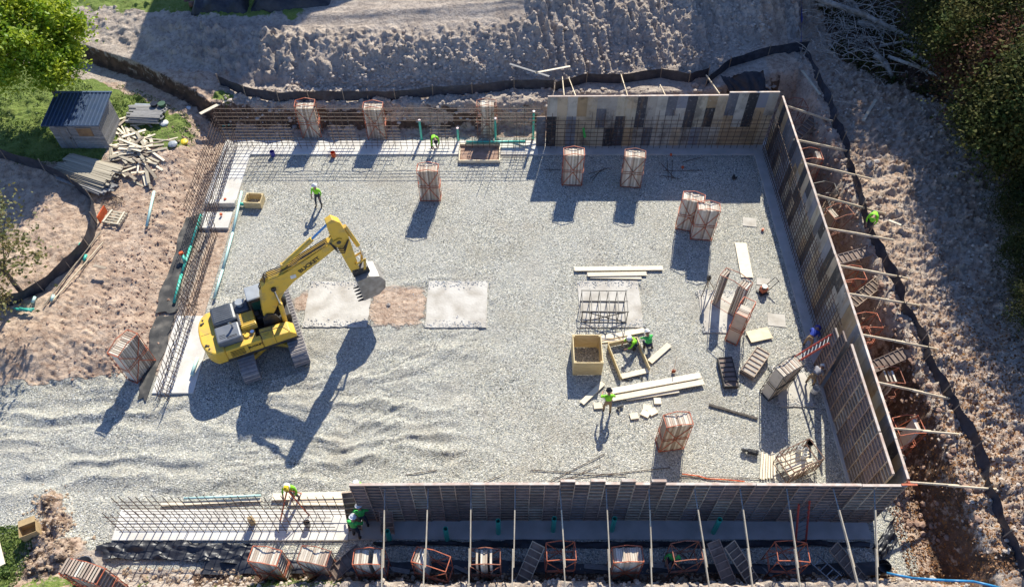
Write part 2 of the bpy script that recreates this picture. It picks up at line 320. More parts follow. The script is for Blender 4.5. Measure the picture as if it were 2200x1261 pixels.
# ------------------------------------------------------------------ mesh helpers
class MB:
    def __init__(s): s.v = []; s.f = []; s.m = []
    def add(s, vs, fs, m=0):
        o = len(s.v); s.v += [tuple(v) for v in vs]; s.f += [tuple(i + o for i in f) for f in fs]; s.m += [m] * len(fs); return s
    def box(s, c, d, m=0, rot=None):
        hx, hy, hz = d[0] / 2, d[1] / 2, d[2] / 2
        vs = [Vector((a * hx, b * hy, e * hz)) for a in (-1, 1) for b in (-1, 1) for e in (-1, 1)]
        if rot is not None: vs = [rot @ v for v in vs]
        c = Vector(c)
        return s.add([v + c for v in vs], [(0, 1, 3, 2), (4, 6, 7, 5), (0, 4, 5, 1), (2, 3, 7, 6), (0, 2, 6, 4), (1, 5, 7, 3)], m)
    def bar(s, p, q, w_=.05, h_=None, m=0, up=(0, 0, 1)):
        p = Vector(p); q = Vector(q); d = q - p; Ln = d.length
        if Ln < 1e-6: return s
        z = d.normalized(); u = Vector(up)
        if abs(z.dot(u)) > .95: u = Vector((1, 0, 0))
        x = u.cross(z).normalized(); y = z.cross(x)
        return s.box((p + q) / 2, (w_, h_ or w_, Ln), m, Matrix((x, y, z)).transposed())
    def tube(s, p, q, r, r2=None, n=8, m=0, caps=True):
        p = Vector(p); q = Vector(q); r2 = r if r2 is None else r2
        z = (q - p).normalized(); x = z.orthogonal().normalized(); y = z.cross(x)
        vs = []
        for c, rr in ((p, r), (q, r2)): vs += [c + rr * (math.cos(a) * x + math.sin(a) * y) for a in [2 * math.pi * i / n for i in range(n)]]
        fs = [(i, (i + 1) % n, n + (i + 1) % n, n + i) for i in range(n)]
        if caps: fs += [tuple(range(n - 1, -1, -1)), tuple(range(n, 2 * n))]
        return s.add(vs, fs, m)
    def path(s, pts, r, n=6, m=0, taper=None):
        for i in range(len(pts) - 1):
            a = r if taper is None else r + (taper - r) * i / (len(pts) - 1); b = r if taper is None else r + (taper - r) * (i + 1) / (len(pts) - 1)
            s.tube(pts[i], pts[i + 1], a, b, n, m)
        return s
    def pipe(s, p, q, ro, ri, n=14, m=0):
        p = Vector(p); q = Vector(q); z = (q - p).normalized(); x = z.orthogonal().normalized(); y = z.cross(x); vs = []
        for c, rr in ((p, ro), (q, ro), (q, ri), (p, ri)): vs += [c + rr * (math.cos(a) * x + math.sin(a) * y) for a in [2 * math.pi * i / n for i in range(n)]]
        fs = []
        for k in range(4): a = k * n; b = ((k + 1) % 4) * n; fs += [(a + i, a + (i + 1) % n, b + (i + 1) % n, b + i) for i in range(n)]
        return s.add(vs, fs, m)
    def prism(s, poly, y0, y1, m=0):        # polygon in x,z extruded along y
        n = len(poly); vs = [(x, y0, z) for x, z in poly] + [(x, y1, z) for x, z in poly]
        return s.add(vs, [tuple(range(n)), tuple(range(2 * n - 1, n - 1, -1))] + [(i, i + n, (i + 1) % n + n, (i + 1) % n) for i in range(n)], m)
    def mesh(s, name, mats, smooth=False):
        me = bpy.data.meshes.new(name); me.from_pydata(s.v, [], s.f)
        for x in (mats if isinstance(mats, (list, tuple)) else [mats]): me.materials.append(MATS[x])
        me.polygons.foreach_set('material_index', s.m)
        bm = bmesh.new(); bm.from_mesh(me); bmesh.ops.recalc_face_normals(bm, faces=bm.faces); bm.to_mesh(me); bm.free()
        if smooth: me.polygons.foreach_set('use_smooth', [True] * len(me.polygons))
        me.update(); return me
    def build(s, name, mats, parent=None, loc=None, rz=0, smooth=False, bevel=0):
        o = bpy.data.objects.new(name, s.mesh(name, mats, smooth)); C.objects.link(o)
        if parent: o.parent = parent
        if loc is not None: o.location = loc
        if rz: o.rotation_euler = (0, 0, rz)
        if bevel:
            b = o.modifiers.new('bevel', 'BEVEL'); b.width = bevel; b.segments = 2; b.limit_method = 'ANGLE'; b.angle_limit = R(35)
        return o
def tag(o, label=None, cat=None, group=None, kind=None):
    if label: o['label'] = label
    if cat: o['category'] = cat
    if group: o['group'] = group
    if kind: o['kind'] = kind
    return o
def thing(name, label, cat, loc=(0, 0, 0), rz=0, group=None):
    o = bpy.data.objects.new(name, None); o.empty_display_size = .2; C.objects.link(o); o.location = loc; o.rotation_euler = (0, 0, rz)
    return tag(o, label, cat, group)
def inst(me, name, parent=None, loc=(0, 0, 0), rot=(0, 0, 0), scale=(1, 1, 1)):
    o = bpy.data.objects.new(name, me); C.objects.link(o); o.parent = parent; o.location = loc; o.rotation_euler = rot; o.scale = scale; return o
def copy_tree(o, parent=None):
    c = o.copy(); C.objects.link(c); c.parent = parent
    for ch in [x for x in CH.get(o.name, []) ]: copy_tree(ch, c)
    return c
CH = {}
def index_children():
    CH.clear()
    for o in bpy.data.objects:
        if o.parent: CH.setdefault(o.parent.name, []).append(o)

# ------------------------------------------------------------------ the ground, one height field cut into its kinds of soil
def terrain():
    xs = np.concatenate([-np.geomspace(600, 44, 16)[:-1], np.arange(-44, -30, .16), np.arange(-30, 30, .085), np.arange(30, 44, .16), np.geomspace(44, 600, 16)])
    ys = np.concatenate([-np.geomspace(500, 8, 12)[:-1] , np.linspace(-8, 7.5, 14), np.arange(8, 50, .085), np.arange(50, 64, .2), np.geomspace(64, 1500, 16)])
    X, Y = np.meshgrid(xs, ys); Z = hf(X, Y)
    far = S((np.hypot(X, Y - 30) - 45) / 60); Z = Z * (1 - far) + far * (2.5 + 2 * fbm(X * .01, Y * .01, 5, 2))
    ny, nx = X.shape
    co = np.stack([X, Y, Z], -1).reshape(-1, 3)
    wob = fbm(X * .6, Y * .6, 200, 4, .6) * .9
    # masks
    pitg = ((X > -17.9) & (X < 17.6) & (Y > 10.9) & (Y < 39.2)).astype(float)
    pitg = np.maximum(pitg, ((X > 16) & (X < 17.9 + wob * .3) & (Y < 14) & (Y > 10.7)).astype(float))
    ramp = S((20.9 + wob - Y) / .5) * S((Y - 10.2 - wob - S((X + 24) / 5) * 1.2) / .5) * (X < -17.6)
    grav = np.maximum(pitg, ramp)
    for hx, hy, hh, hr in HEAPS[:5]: grav = grav * (1 - np.exp(-(((X - hx) ** 2 + (Y - hy) ** 2) / (hr * 1.15) ** 2) ** 2))
    bare = np.exp(-(((X + 6.3) / 1.75) ** 4 + ((Y - 25.3) / 1.5) ** 4)) + np.exp(-(((X + 11.6) / .6) ** 2 + ((Y - 25.6) / .8) ** 2)); grav = grav * (1 - np.clip(bare, 0, 1))
    leftstrip = ((X > -18) & (X < -16.9) & (Y > 20) & (Y < 32)); grav = np.where(leftstrip, 0, grav)
    grass = S((edge_y(X) - 1.5 + wob * .8 - Y) / .5) * S((-20.6 + wob - X) / 1) * S((Y - 35.6 - wob * .4 - np.where(X > -25.6, 1.0, 0)) / .5) * (1 - S((Y - 47) / 2)*.0)
    grass = np.maximum(grass, .9 * S((Y - 48.7 - wob * 1.5 + (X + 25) * .12) / .8) * S((-13 - X) / 3)); grass = np.maximum(grass, np.exp(-(((X + 19.5) / 3.2) ** 4 + ((Y - 49.3) / 1.3) ** 4)))
    grass = np.maximum(grass, S((Y - 44.5) / 1) * S((-36 - X) / 2))
    grass = np.maximum(grass, np.exp(-(((X + 19.1) / .8) ** 2 + ((Y - 41.2) / .5) ** 2)) * 1.1)
    grass = np.maximum(grass, S((-21.3 + wob * .5 - X) / .4) * S((12.9 - Y + wob * .5) / .5) * .95 * S((X + 25) / 1.5))
    grass = np.maximum(grass, .62 * S((10.9 - Y) / .5) * S((-7 - X) / 3) * (fbm(X * 1.2, Y * 1.2, 222, 2) > .12))
    grass = np.maximum(grass, .8 * S((X - 27) / 3) * (fbm(X * .5, Y * .5, 230, 2) > .1))
    redm = S((-18.7 - X) / .6) * S((44.5 - Y) / 2) * 1.0
    heap = sum(np.exp(-(((X - h[0]) ** 2 + (Y - h[1]) ** 2) / (h[3] * 1.2) ** 2)) for h in HEAPS[:5]); redm = redm * (1 - .35 * np.clip(heap, 0, 1))
    redm = np.maximum(redm, S((X - 17) / .4) * S((19.6 - X) / .6) * .75); redm = np.maximum(redm, .56 * S((X - 19) / 1)); redm = np.maximum(redm, np.clip(bare, 0, 1)); redm = np.maximum(redm, leftstrip * .9)
    redm = np.maximum(redm, S((Y - 39) / .4) * S((41.3 - Y) / .8) * .8); redm = np.maximum(redm, S((11.2 - Y) / .5) * .35)
    litter = S((X - 19.5) / 2.5) * np.clip(.35 + S((26 - Y) / 8) * .5, 0, 1); litter = np.maximum(litter, .9 * S((X - 17.2) / .4) * S((20 - Y) / 4)); litter = np.maximum(litter, .8 * S((X - 27) / 3))
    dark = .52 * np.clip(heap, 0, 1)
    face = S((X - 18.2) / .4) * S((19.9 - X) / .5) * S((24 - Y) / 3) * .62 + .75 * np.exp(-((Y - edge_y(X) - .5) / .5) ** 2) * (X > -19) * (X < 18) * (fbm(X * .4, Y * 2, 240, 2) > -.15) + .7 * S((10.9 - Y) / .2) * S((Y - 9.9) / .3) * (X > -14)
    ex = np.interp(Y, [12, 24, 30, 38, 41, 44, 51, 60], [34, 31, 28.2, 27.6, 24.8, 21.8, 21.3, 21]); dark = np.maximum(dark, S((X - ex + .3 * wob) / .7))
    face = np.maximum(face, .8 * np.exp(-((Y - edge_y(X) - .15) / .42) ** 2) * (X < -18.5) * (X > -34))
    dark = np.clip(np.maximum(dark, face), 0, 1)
    me = bpy.data.meshes.new('tmp')
    idx = np.arange(ny * nx).reshape(ny, nx)
    quads = np.stack([idx[:-1, :-1], idx[:-1, 1:], idx[1:, 1:], idx[1:, :-1]], -1)
    cx = (X[:-1, :-1] + X[1:, 1:]) / 2; cy = (Y[:-1, :-1] + Y[1:, 1:]) / 2
    g_ = grav[:-1, :-1] > .5; gr_ = grass[:-1, :-1] > .5
    zone = np.zeros(cx.shape, int)
    zone[(cy > np.interp(cx, [-45, -19, 0, 18], [46, 41.5, 41.2, 42])) & (cx < 23)] = 3
    zone[cx > 25] = 4
    zone[g_] = 1; zone[gr_ & (cx < 0)] = 2
    names = {0: 'dirt_ground', 1: 'gravel_ground', 2: 'lawn', 3: 'spoil_hill', 4: 'forest_ground'}
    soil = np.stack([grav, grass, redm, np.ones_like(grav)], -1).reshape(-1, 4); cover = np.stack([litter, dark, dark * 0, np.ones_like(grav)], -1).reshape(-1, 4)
    for k, nm in names.items():
        q = quads[zone == k]
        if not len(q): continue
        u, inv = np.unique(q, return_inverse=True); inv = inv.reshape(q.shape)
        me = bpy.data.meshes.new(nm); me.vertices.add(len(u)); me.vertices.foreach_set('co', co[u].ravel())
        me.loops.add(inv.size); me.loops.foreach_set('vertex_index', inv.ravel().astype(np.int32))
        me.polygons.add(len(q)); me.polygons.foreach_set('loop_start', np.arange(0, inv.size, 4, dtype=np.int32)); me.polygons.foreach_set('loop_total', np.full(len(q), 4, dtype=np.int32))
        me.update(calc_edges=True); me.polygons.foreach_set('use_smooth', [True] * len(q))
        for an, ar in (('soil', soil), ('cover', cover)):
            a = me.color_attributes.new(an, 'FLOAT_COLOR', 'POINT'); a.data.foreach_set('color', ar[u].ravel().astype(np.float32))
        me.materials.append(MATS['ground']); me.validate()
        o = bpy.data.objects.new(nm, me); C.objects.link(o); o['kind'] = 'structure'
terrain()

# ------------------------------------------------------------------ footings and slabs
def slab(name, x0, x1, y0, y1, z0, z1, m='concrete', par=None):
    b = MB().box(((x0 + x1) / 2, (y0 + y1) / 2, (z0 + z1) / 2), (x1 - x0, y1 - y0, z1 - z0)); o = b.build(name, m, par, bevel=.02)
    o['kind'] = 'structure'; return o
slab('footing', -18.2, 1.7, 37.55, 38.85, -.4, .06); slab('footing', 1.705, 15.75, 37.55, 38.85, -.4, .055, 'concrete_shaded')
slab('footing', 15.755, 17.25, 13.65, 38.85, -.4, .05, 'concrete_shaded'); slab('footing', -7.35, 16.15, 12.25, 13.6, -.45, .045, 'concrete_shaded')
slab('footing', -17.95, -7.355, 12.2, 13.62, -.4, .07)
slab('footing', -18.9, -17.0, 33.25, 38.9, -.4, .10); slab('footing', -18.75, -16.95, 31.0, 32.3, -.35, .16)
slab('footing', -18.75, -16.95, 32.9, 33.24, -.3, .3)
slab('footing', -18.3, -16.2, 19.75, 24.6, -.4, .07)
pads = [(-11.35, -7.85, 23.9, 27.0), (-4.72, -1.38, 23.85, 27.05), (3.7, 7.12, 23.85, 27.05), (13.5, 15.2, 19.0, 21.4), (10.4, 12.5, 23.5, 26.4)]
for x0, x1, y0, y1 in pads:
    b = MB(); n = 12; top = []
    pts = []
    for (ax, ay), (bx, by) in zip([(x0, y0), (x1, y0), (x1, y1), (x0, y1)], [(x1, y0), (x1, y1), (x0, y1), (x0, y0)]):
        for i in range(n):
            t = i / n; j = .02 if x0 > -11 else .05
            pts.append((ax + (bx - ax) * t + rnd.uniform(-j, j), ay + (by - ay) * t + rnd.uniform(-j, j)))
    k = len(pts); b.add([(x, y, .03) for x, y in pts] + [(x, y, -.3) for x, y in pts], [tuple(range(k)), tuple(range(2 * k - 1, k - 1, -1))] + [(i, (i + 1) % k, k + (i + 1) % k, k + i) for i in range(k)])
    o = b.build('concrete_pad', 'slab'); o['kind'] = 'structure'
for px, py, w_, d_ in ((1610, 478, .8, .7), (1668, 688, .95, .85), (1640, 606, .75, .5)):
    p = G(px, py); o = MB().box((0, 0, .0), (w_, d_, .07)).build('concrete_pad', 'slab', None, (p.x, p.y, .0), R(-8)); o['kind'] = 'structure'

# sunken form pit in the back footing
o = MB().box((-2.1, 37.55, .02), (2.5, 1.5, .12)).build('footing_pit', 'red_clod'); o['kind'] = 'structure'
t = thing('form_pit_frame', 'low timber form around the sunken pit in the back footing', 'form boards', (-2.1, 37.55, .0))
for c_, d_ in (((0, -.78, .14), (2.66, .06, .22)), ((0, .78, .14), (2.66, .06, .22)), ((-1.3, 0, .14), (.06, 1.48, .22)), ((1.3, 0, .14), (.06, 1.48, .22))): MB().box(c_, d_).build('board', 'ply_new', t)
# ------------------------------------------------------------------ formwork panels and walls
def panel_mesh(name, h, w_=.6, fm='form_face', rm='form_rib', bm='form_back'):
    b = MB(); b.box((0, .008, h / 2), (w_, .016, h), 0); b.box((0, .0175, h / 2), (w_ - .02, .003, h - .02), 2)
    for s in (-1, 1): b.box((s * (w_ / 2 - .012), .052, h / 2), (.024, .07, h), 1)
    n = max(2, round(h / .3))
    for i in range(n + 1):
        z = .018 + (h - .036) * i / n; b.box((0, .048, z), (w_ - .05, .062, .036 if 0 < i < n else .03), 1)
    return b.mesh(name, [fm, rm, bm])
PM = {h: panel_mesh('form_panel', h) for h in (2.44, 1.52, 1.2, .9)}
PE = panel_mesh('form_panel', 2.44, .6, 'form_edge', 'form_edge', 'form_back')
def wall(name, label, p0, p1, rz, tops=None, h=3.96, bow=0., skip=None):
    p0 = Vector(p0); p1 = Vector(p1); d = p1 - p0; n = int(d.length / .61); dirn = d.normalized(); perp = Vector((-dirn.y, dirn.x, 0))
    t = thing(name, label, 'formwork wall', p0)
    caps = []
    for i in range(n):
        s = (i + .5) / n; off = dirn * (s * d.length) + perp * (bow * math.sin(s * math.pi) + rnd.uniform(-.012, .012))
        up = tops(i, n) if tops else 0
        k = rnd.choice((0, 1, 0, 1, 2)); hh = h + up
        rows = [2.44, 1.52] if k == 0 else ([1.52, 2.44] if k == 1 else [1.52, 1.52, .9])
        z = .05
        if up < -1: rows = [2.44]
        for ri, r in enumerate(rows):
            g = 1 + (up / r if ri == len(rows) - 1 else 0)
            inst(PM[r], 'form_panel', t, off + Vector((0, 0, z)) + perp * rnd.uniform(-.012, .012), (rnd.uniform(-.006, .006), 0, rz), (d.length / n / .6 * .997, 1, g)); z += r * g + .006
        caps.append((off, z))
    # timber caps along the top, in lengths
    i = 0
    while i < n:
        j = min(n - 1, i + rnd.randint(5, 8)); z = caps[i][1]
        while any(abs(caps[q][1] - z) > .05 for q in range(i, j + 1)) and j > i: j -= 1
        a = caps[i][0] - dirn * .3; b = caps[j][0] + dirn * .3; fy = Vector((math.sin(rz), -math.cos(rz), 0)) * -.045
        MB().bar(a + fy + Vector((0, 0, z + .022)), b + fy + Vector((0, 0, z + .022)), .11, .04, up=(0, 0, 1)).build('cap_board', 'cap_wood', t)
        i = j + 1
    return t
mat('cap_wood', (.66, .58, .50), (.50, .36, .28), .8, 3, .1, 15, orand=.15)
W_back = wall('formwork_wall', 'tall mottled plywood form wall along the back of the pit', (2.2, 38.3, 0), (16.45, 38.45, 0), 0, lambda i, n: 0.0 if i < n - 5 else .22)
MB().box((0, 0, 0), (.01, .01, .01))
t = thing('formwork_wall', 'low single form panel stub left of the tall back wall', 'formwork wall', (1.86, 38.3, 0)); inst(PM[2.44], 'form_panel', t, (0, 0, .05))
W_right = wall('formwork_wall', 'long mottled form wall down the right side with timber braces', (16.62, 38.4, 0), (16.45, 13.35, 0), R(-90), bow=.03)
W_in = wall('formwork_wall', 'shorter ribbed inner form wall standing inside the lower right corner', (15.98, 20.1, 0), (15.98, 13.55, 0), R(90), bow=.0)
W_in2 = wall('formwork_wall', 'ribbed form section behind the red ladder, topped by a pale board', (15.74, 21.9, 0), (15.74, 16.1, 0), R(90)) if False else None
t = thing('formwork_wall', 'two leaning ribbed form panels where the inner wall begins above the ladder', 'formwork wall', (15.9, 20.2, 0))
for i in range(2): inst(PM[2.44], 'form_panel', t, (-.1, .35 + .62 * i, .05), (0, 0, R(90)))
for i in range(2): inst(PM[1.52 if i == 0 else .9], 'form_panel', t, (-.1, .35 + .62 * i, 2.5), (0, 0, R(90)))
sticks = {16, 18, 20}
W_front = wall('formwork_wall', 'long ribbed form wall along the front of the pit seen from outside', (-6.75, 13.14, 0), (16.35, 13.1, 0), R(180), lambda i, n: .3 if i in sticks or (13 < i < 20 and i % 2 == 0) else 0, bow=.07)
# orange corner angle
t = MB().bar((16.45, 13.2, .1), (16.45, 13.2, 4.1), .09).bar((16.1, 13.08, 4.07), (16.75, 13.08, 4.07), .08).build('corner_angle', 'orange_steel'); tag(t, 'red corner angle joining front and right form walls', 'corner angle')

# ------------------------------------------------------------------ reinforcement
def bar_mesh(r, m):
    b = MB(); b.tube((0, 0, 0), (0, 0, 1), r, n=4); return b.mesh('rebar', m)
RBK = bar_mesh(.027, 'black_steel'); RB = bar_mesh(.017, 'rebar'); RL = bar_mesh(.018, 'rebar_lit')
def rod(par, p, q, me=None):
    p = Vector(p); q = Vector(q); d = q - p
    o = inst(me or RB, 'rebar', par, p, d.to_track_quat('Z', 'Y').to_euler(), (1, 1, d.length)); return o
def curtain(label, a, b, h, sp, hs, lean=(0, 0), jit=.02, me=None, z0=.05, vh=.12, hz=None):
    a = Vector(a); b = Vector(b); d = b - a; n = int(d.length / sp); t = thing('rebar_mat', label, 'rebar', a)
    u = d.normalized(); perp = Vector((-u.y, u.x, 0)); hgt = h
    for i in range(n + 1):
        s = u * min(d.length, i * sp + rnd.uniform(-jit, jit)); hh = hgt + rnd.uniform(-vh, vh)
        rod(t, s + Vector((0, 0, z0)), s + perp * (lean[0] * hh + rnd.uniform(-.03, .03)) + u * (lean[1] * hh + rnd.uniform(-.04, .04)) + Vector((0, 0, z0 + hh)), me)
    for z in (hz if hz is not None else [hs * (k + 1) for k in range(int((hgt - .1) / hs))]):
        o1 = perp * (lean[0] * z) + u * (lean[1] * z); rod(t, u * -.15 + o1 + Vector((0, 0, z0 + z)), u * (d.length + .15) + o1 + Vector((0, 0, z0 + z + rnd.uniform(-.02, .02))), me)
    return t
curtain('dense rebar curtain tied in front of the right form wall', (16.35, 37.9), (16.3, 22.0), 3.3, .28, .3) if False else None
curtain('dense dark rebar grid standing along the right form wall', Vector((16.32, 37.9, 0)), Vector((16.28, 22.0, 0)), 3.2, .27, .3)
curtain('rebar grid standing against the tall back form wall', Vector((2.1, 38.1, 0)), Vector((16.2, 38.15, 0)), 2.6, .42, .33, vh=.5)
# back left: tall starter bars in bunches under four long runners
def bunch(label, x0, x1, y, h, sp, hz, lean=(0, 0), me=None): return curtain(label, Vector((x0, y, 0)), Vector((x1, y, 0)), h, sp, .3, lean, hz=hz, me=me or RL)
bunch('wide rebar mat filling the back left corner', -18.7, -14.4, 38.55, 2.9, .33, [.35, .6, .85, 1.1, 1.35, 1.6], (-.02, 0))
bunch('rebar mat beside the first back rack', -11.7, -10.3, 38.55, 2.7, .42, [.4, .65, .9, 1.2, 1.5])
bunch('rebar mat left of the middle back rack', -8.6, -7.4, 38.55, 2.7, .42, [.4, .65, .9, 1.2, 1.5])
bunch('rebar mat right of the middle back rack', -5.2, -4.1, 38.55, 2.7, .42, [.4, .65, .9, 1.2, 1.5])
bunch('rebar ladder mat behind the bending worker', -2.2, -1.3, 38.55, 2.8, .3, [.5, .75, 1.0, 1.25, 1.5, 1.75, 2.0])
bunch('rebar mat between the pipes near the footing pit', .3, 1.3, 38.6, 2.9, .48, [.3, .6, 1.6, 1.9])
t = thing('rebar_mat', 'four long rebar runners across the top of the back bars', 'rebar', (-18.9, 38.5, 0))
for k, z in enumerate((2.05, 2.3, 2.55, 2.85)):
    q = Vector((0, .05 * k, z))
    for i in range(3): rod(t, q + Vector((i * 6.8, 0, 0)), q + Vector((i * 6.8 + 7.1, .02, rnd.uniform(-.04, .04))), RL)
t = thing('rebar_mat', 'row of short starter bars along the back footing', 'rebar', (-18, 38.1, 0))
for i in range(52):
    x = i * .385; rod(t, (x, 0, .05), (x + rnd.uniform(-.1, .1), rnd.uniform(-.1, .1), rnd.choice((.9, 1.1, 1.3, .7))), RB)
for z in (.3, .55): rod(t, (0, 0, z), (19.4, 0, z), RB)
t = thing('rebar_mat', 'pair of tall bars and low rebar ladder in the sunken footing', 'rebar', (-1.4, 37.3, 0))
for x in (0, .5, 1.6, 2.3): rod(t, (x, 0, -.3), (x, .05, 3.0 if x < .6 else .9), RL)
for z in (.0, .2, .4): rod(t, (.5, 0, z), (2.3, 0, z), RL)
# left side
curtain('dense rebar mat leaning outward on the left footing', Vector((-18.55, 38.4, 0)), Vector((-18.45, 30.6, 0)), 2.5, .24, .26, lean=(-.12, 0))
curtain('inner rebar mat along the back left footing', Vector((-17.95, 38.2, 0)), Vector((-17.9, 30.6, 0)), 1.7, .3, .3, lean=(.08, 0))
curtain('rebar mat running along the left fabric strip', Vector((-18.1, 30.5, 0)), Vector((-18.0, 25.2, 0)), 1.6, .26, .26, lean=(-.05, .15), z0=-.1)
curtain('second rebar mat beside the left fabric strip', Vector((-17.5, 30.5, 0)), Vector((-17.5, 25.2, 0)), 1.2, .3, .28, lean=(0, -.15), z0=-.1)
for lb, xx, ln in (('low crossed starter bars on the left footing, outer row', -17.75, .3), ('low crossed starter bars on the left footing, inner row', -17.3, -.3)):
    t = thing('rebar_mat', lb, 'rebar', (xx, 19.3, 0))
    for i in range(26):
        y = i * .24; rod(t, (0, y, .05), (rnd.uniform(-.1, .1), y + ln * 1.0 + rnd.uniform(-.1, .1), .95 + rnd.uniform(-.15, .2)), RB)
    for z in (.3, .6): rod(t, (0, 0, z), (0, 6.1, z), RB)
# front left
curtain('front left rebar mat, outer row over the white footing', Vector((-17.55, 12.55, 0)), Vector((-8.0, 12.55, 0)), 2.3, .37, .4, hz=[.35, .7, 1.05, 1.4, 1.8])
curtain('front left rebar mat, inner row beside the gravel', Vector((-17.4, 13.3, 0)), Vector((-7.5, 13.3, 0)), 2.3, .37, .4, hz=[.3, .6, .95, 1.3, 1.7])
# loose rods
for i, (a, b, lb) in enumerate([((1140, 1010), (1345, 1022), 'long'), ((1180, 1035), (1300, 975), 'long'), ((1200, 1030), (1440, 1005), 'long'), ((1190, 1040), (1290, 1000), ''), ((1010, 1048), (1080, 1020), ''), ((1460, 1025), (1640, 1028), ''),
        ((870, 1160 - 140), (940, 1010), ''), ((1265, 375), (1310, 362), ''), ((1268, 385), (1300, 362), ''), ((1272, 390), (1292, 365), ''), ((1168, 366), (1204, 366), ''), ((1180, 360), (1182, 372), ''),
        ((1420, 352), (1450, 386), ''), ((1433, 345), (1436, 388), ''), ((1445, 345), (1442, 390), ''), ((1420, 378), (1460, 386), ''), ((1425, 368), (1510, 368), ''), ((1466, 350), (1505, 340), '')]):
    p = G(*a); q = G(*b); p.z = .05 + gz(p.x, p.y); q.z = .06 + gz(q.x, q.y)
    o = rod(None, p, q); o.name = 'loose_rebar'; tag(o, 'thin dark rebar rod lying loose on the gravel', 'rebar', 'loose rebar rods on the gravel')
# rebar cage
p = G(1295, 668); t = thing('rebar_cage', 'dark open rebar cage box standing on a concrete pad', 'rebar cage', (p.x, p.y - .1, .04), R(-1))
for y in (-.7, 0, .7):
    for z in (0.02, 1.0):
        if y == 0 and z > .5 or True: rod(t, (-1.25, y, z), (1.25, y, z), RBK)
for i in range(6):
    x = -1.2 + .48 * i
    for y in (-.7, .7): rod(t, (x, y, 0), (x, y, 1.0), RBK)
    rod(t, (x, -.7, 1.0), (x, .7, 1.0), RBK); rod(t, (x, -.7, .03), (x, .7, .03), RBK)
rod(t, (-1.2, -.7, 0), (1.2, -.7, 1), RBK); rod(t, (1.2, -.7, 0), (-1.2, -.7, 1), RBK)

# ------------------------------------------------------------------ steel racks holding form panels
def rack_frame(W, D, Hh, m='orange_steel', band=True, hexa=True, rails=False):
    b = MB(); w2, d2 = W / 2, D / 2; s = .032
    for z in (.05,):
        for y in (-d2, d2): b.bar((-w2, y, z), (w2, y, z), s)
        for x in (-w2, w2): b.bar((x, -d2, z), (x, d2, z), s)
    for x in (-w2, w2):
        for y in (-d2, d2): b.bar((x, y, 0), (x, y, Hh), s * .85)
    if band:
        for z in (Hh * .47, Hh * .53):
            for y in (-d2 - .03, d2 + .03): b.bar((-w2, y, z), (w2, y, z), s * .9, s * .6)
            for x in (-w2 - .03, w2 + .03): b.bar((x, -d2, z), (x, d2, z), s * .9, s * .6)
        for y in (-d2 - .03, d2 + .03):
            b.bar((0, y, Hh * .53), (-w2, y, Hh * .96), .03); b.bar((0, y, Hh * .53), (w2, y, Hh * .96), .03); b.bar((0, y, Hh * .47), (-w2, y, .1), .03); b.bar((0, y, Hh * .47), (w2, y, .1), .03)
    if hexa:
        z = Hh + .02
        for s_ in (-1, 1):
            b.bar((-w2, s_ * d2, z), (0, s_ * (d2 + .02), z + .16), .032); b.bar((0, s_ * (d2 + .02), z + .16), (w2, s_ * d2, z), .032)
            b.bar((s_ * w2, -d2, z), (s_ * w2, d2, z), .035)
    if rails:
        for z in (Hh * .5, Hh * .98):
            for y in (-d2, d2): b.bar((-w2, y, z), (w2, y, z), .04)
            for x in (-w2, w2): b.bar((x, -d2, z), (x, d2, z), .04)
        for k in range(5):
            for y in (-d2, d2): b.bar((-w2 + W * (k + 1) / 6, y, 0), (-w2 + W * (k + 1) / 6, y, Hh * .98), .025)
    return b
FR = {}; RC = [0]
def rack(label, loc, rz, n=12, W=1.25, D=.64, Hh=2.5, m='orange_steel', slots=None, group=None, tilt=0, band=True):
    t = thing('panel_rack', label, 'panel rack', loc, R(rz), group)
    if tilt: t.rotation_euler = (R(tilt), 0, R(rz))
    RC[0] += 1
    if m == 'orange_steel' and RC[0] % 3 == 0: m = 'rust_orange'
    key = (W, D, Hh, m, band)
    if key not in FR: FR[key] = rack_frame(W, D, Hh, m, band).mesh('steel_frame', m)
    inst(FR[key], 'steel_frame', t)
    tot = 12
    for i in (slots if slots is not None else range(n)):
        x = -W / 2 + .07 + (W - .1) * (i + .5) / tot - .02
        inst(PE, 'form_panel', t, (x - .045, rnd.uniform(-.02, .02), .08), (0, rnd.uniform(-.006, .006), R(-90)), (1, 1.07, rnd.uniform(.985, 1.0)))
    return t
def RK(px, py, rz, label, zt=None, **k):
    if zt is None: p = G(px, py, 0); z = gz(p.x, p.y)
    else: p = G(px, py, zt[0]); z = zt[1]
    return rack(label, (p.x, p.y, max(z, -.3) + .0), rz, **k)
RK(926, 425, -1, 'orange rack of upright panels alone on gravel left of the wall shadow')
RK(1228, 392, -1, 'orange rack of upright panels in the back wall shadow, beside the tangled rods')
RK(1354, 396, -7, 'slightly turned orange rack in the back wall shadow, nearer the right wall')
RK(1505, 508, -6, 'front rack of the close pair standing near the right wall')
RK(1474, 488, -14, 'rear rack of the close pair, mostly hidden behind its neighbour')
RK(1560, 660, -40, 'half empty rack with a gap between its two bundles of panels', W=1.6, slots=(0, 1, 8, 9, 10, 11), band=False)
RK(1578, 720, 58, 'orange rack showing a broad ribbed panel face above the plywood sheet', W=1.2, slots=(0, 1, 2, 3, 4, 5, 6))
RK(1438, 955, 8, 'thin framed rack of pale panels standing alone before the front wall', band=True)
RK(1662, 838, 32, 'black framed rack of pale panels leaning forward beside the red ladder', m='black_steel', tilt=3, W=1.35)
RK(672, 289, 3, 'left rack standing in the back trench behind the rebar', zt=(0, -.15), Hh=2.7)
RK(812, 291, 0, 'middle rack standing in the back trench with a pale top', zt=(0, -.15), Hh=2.6)
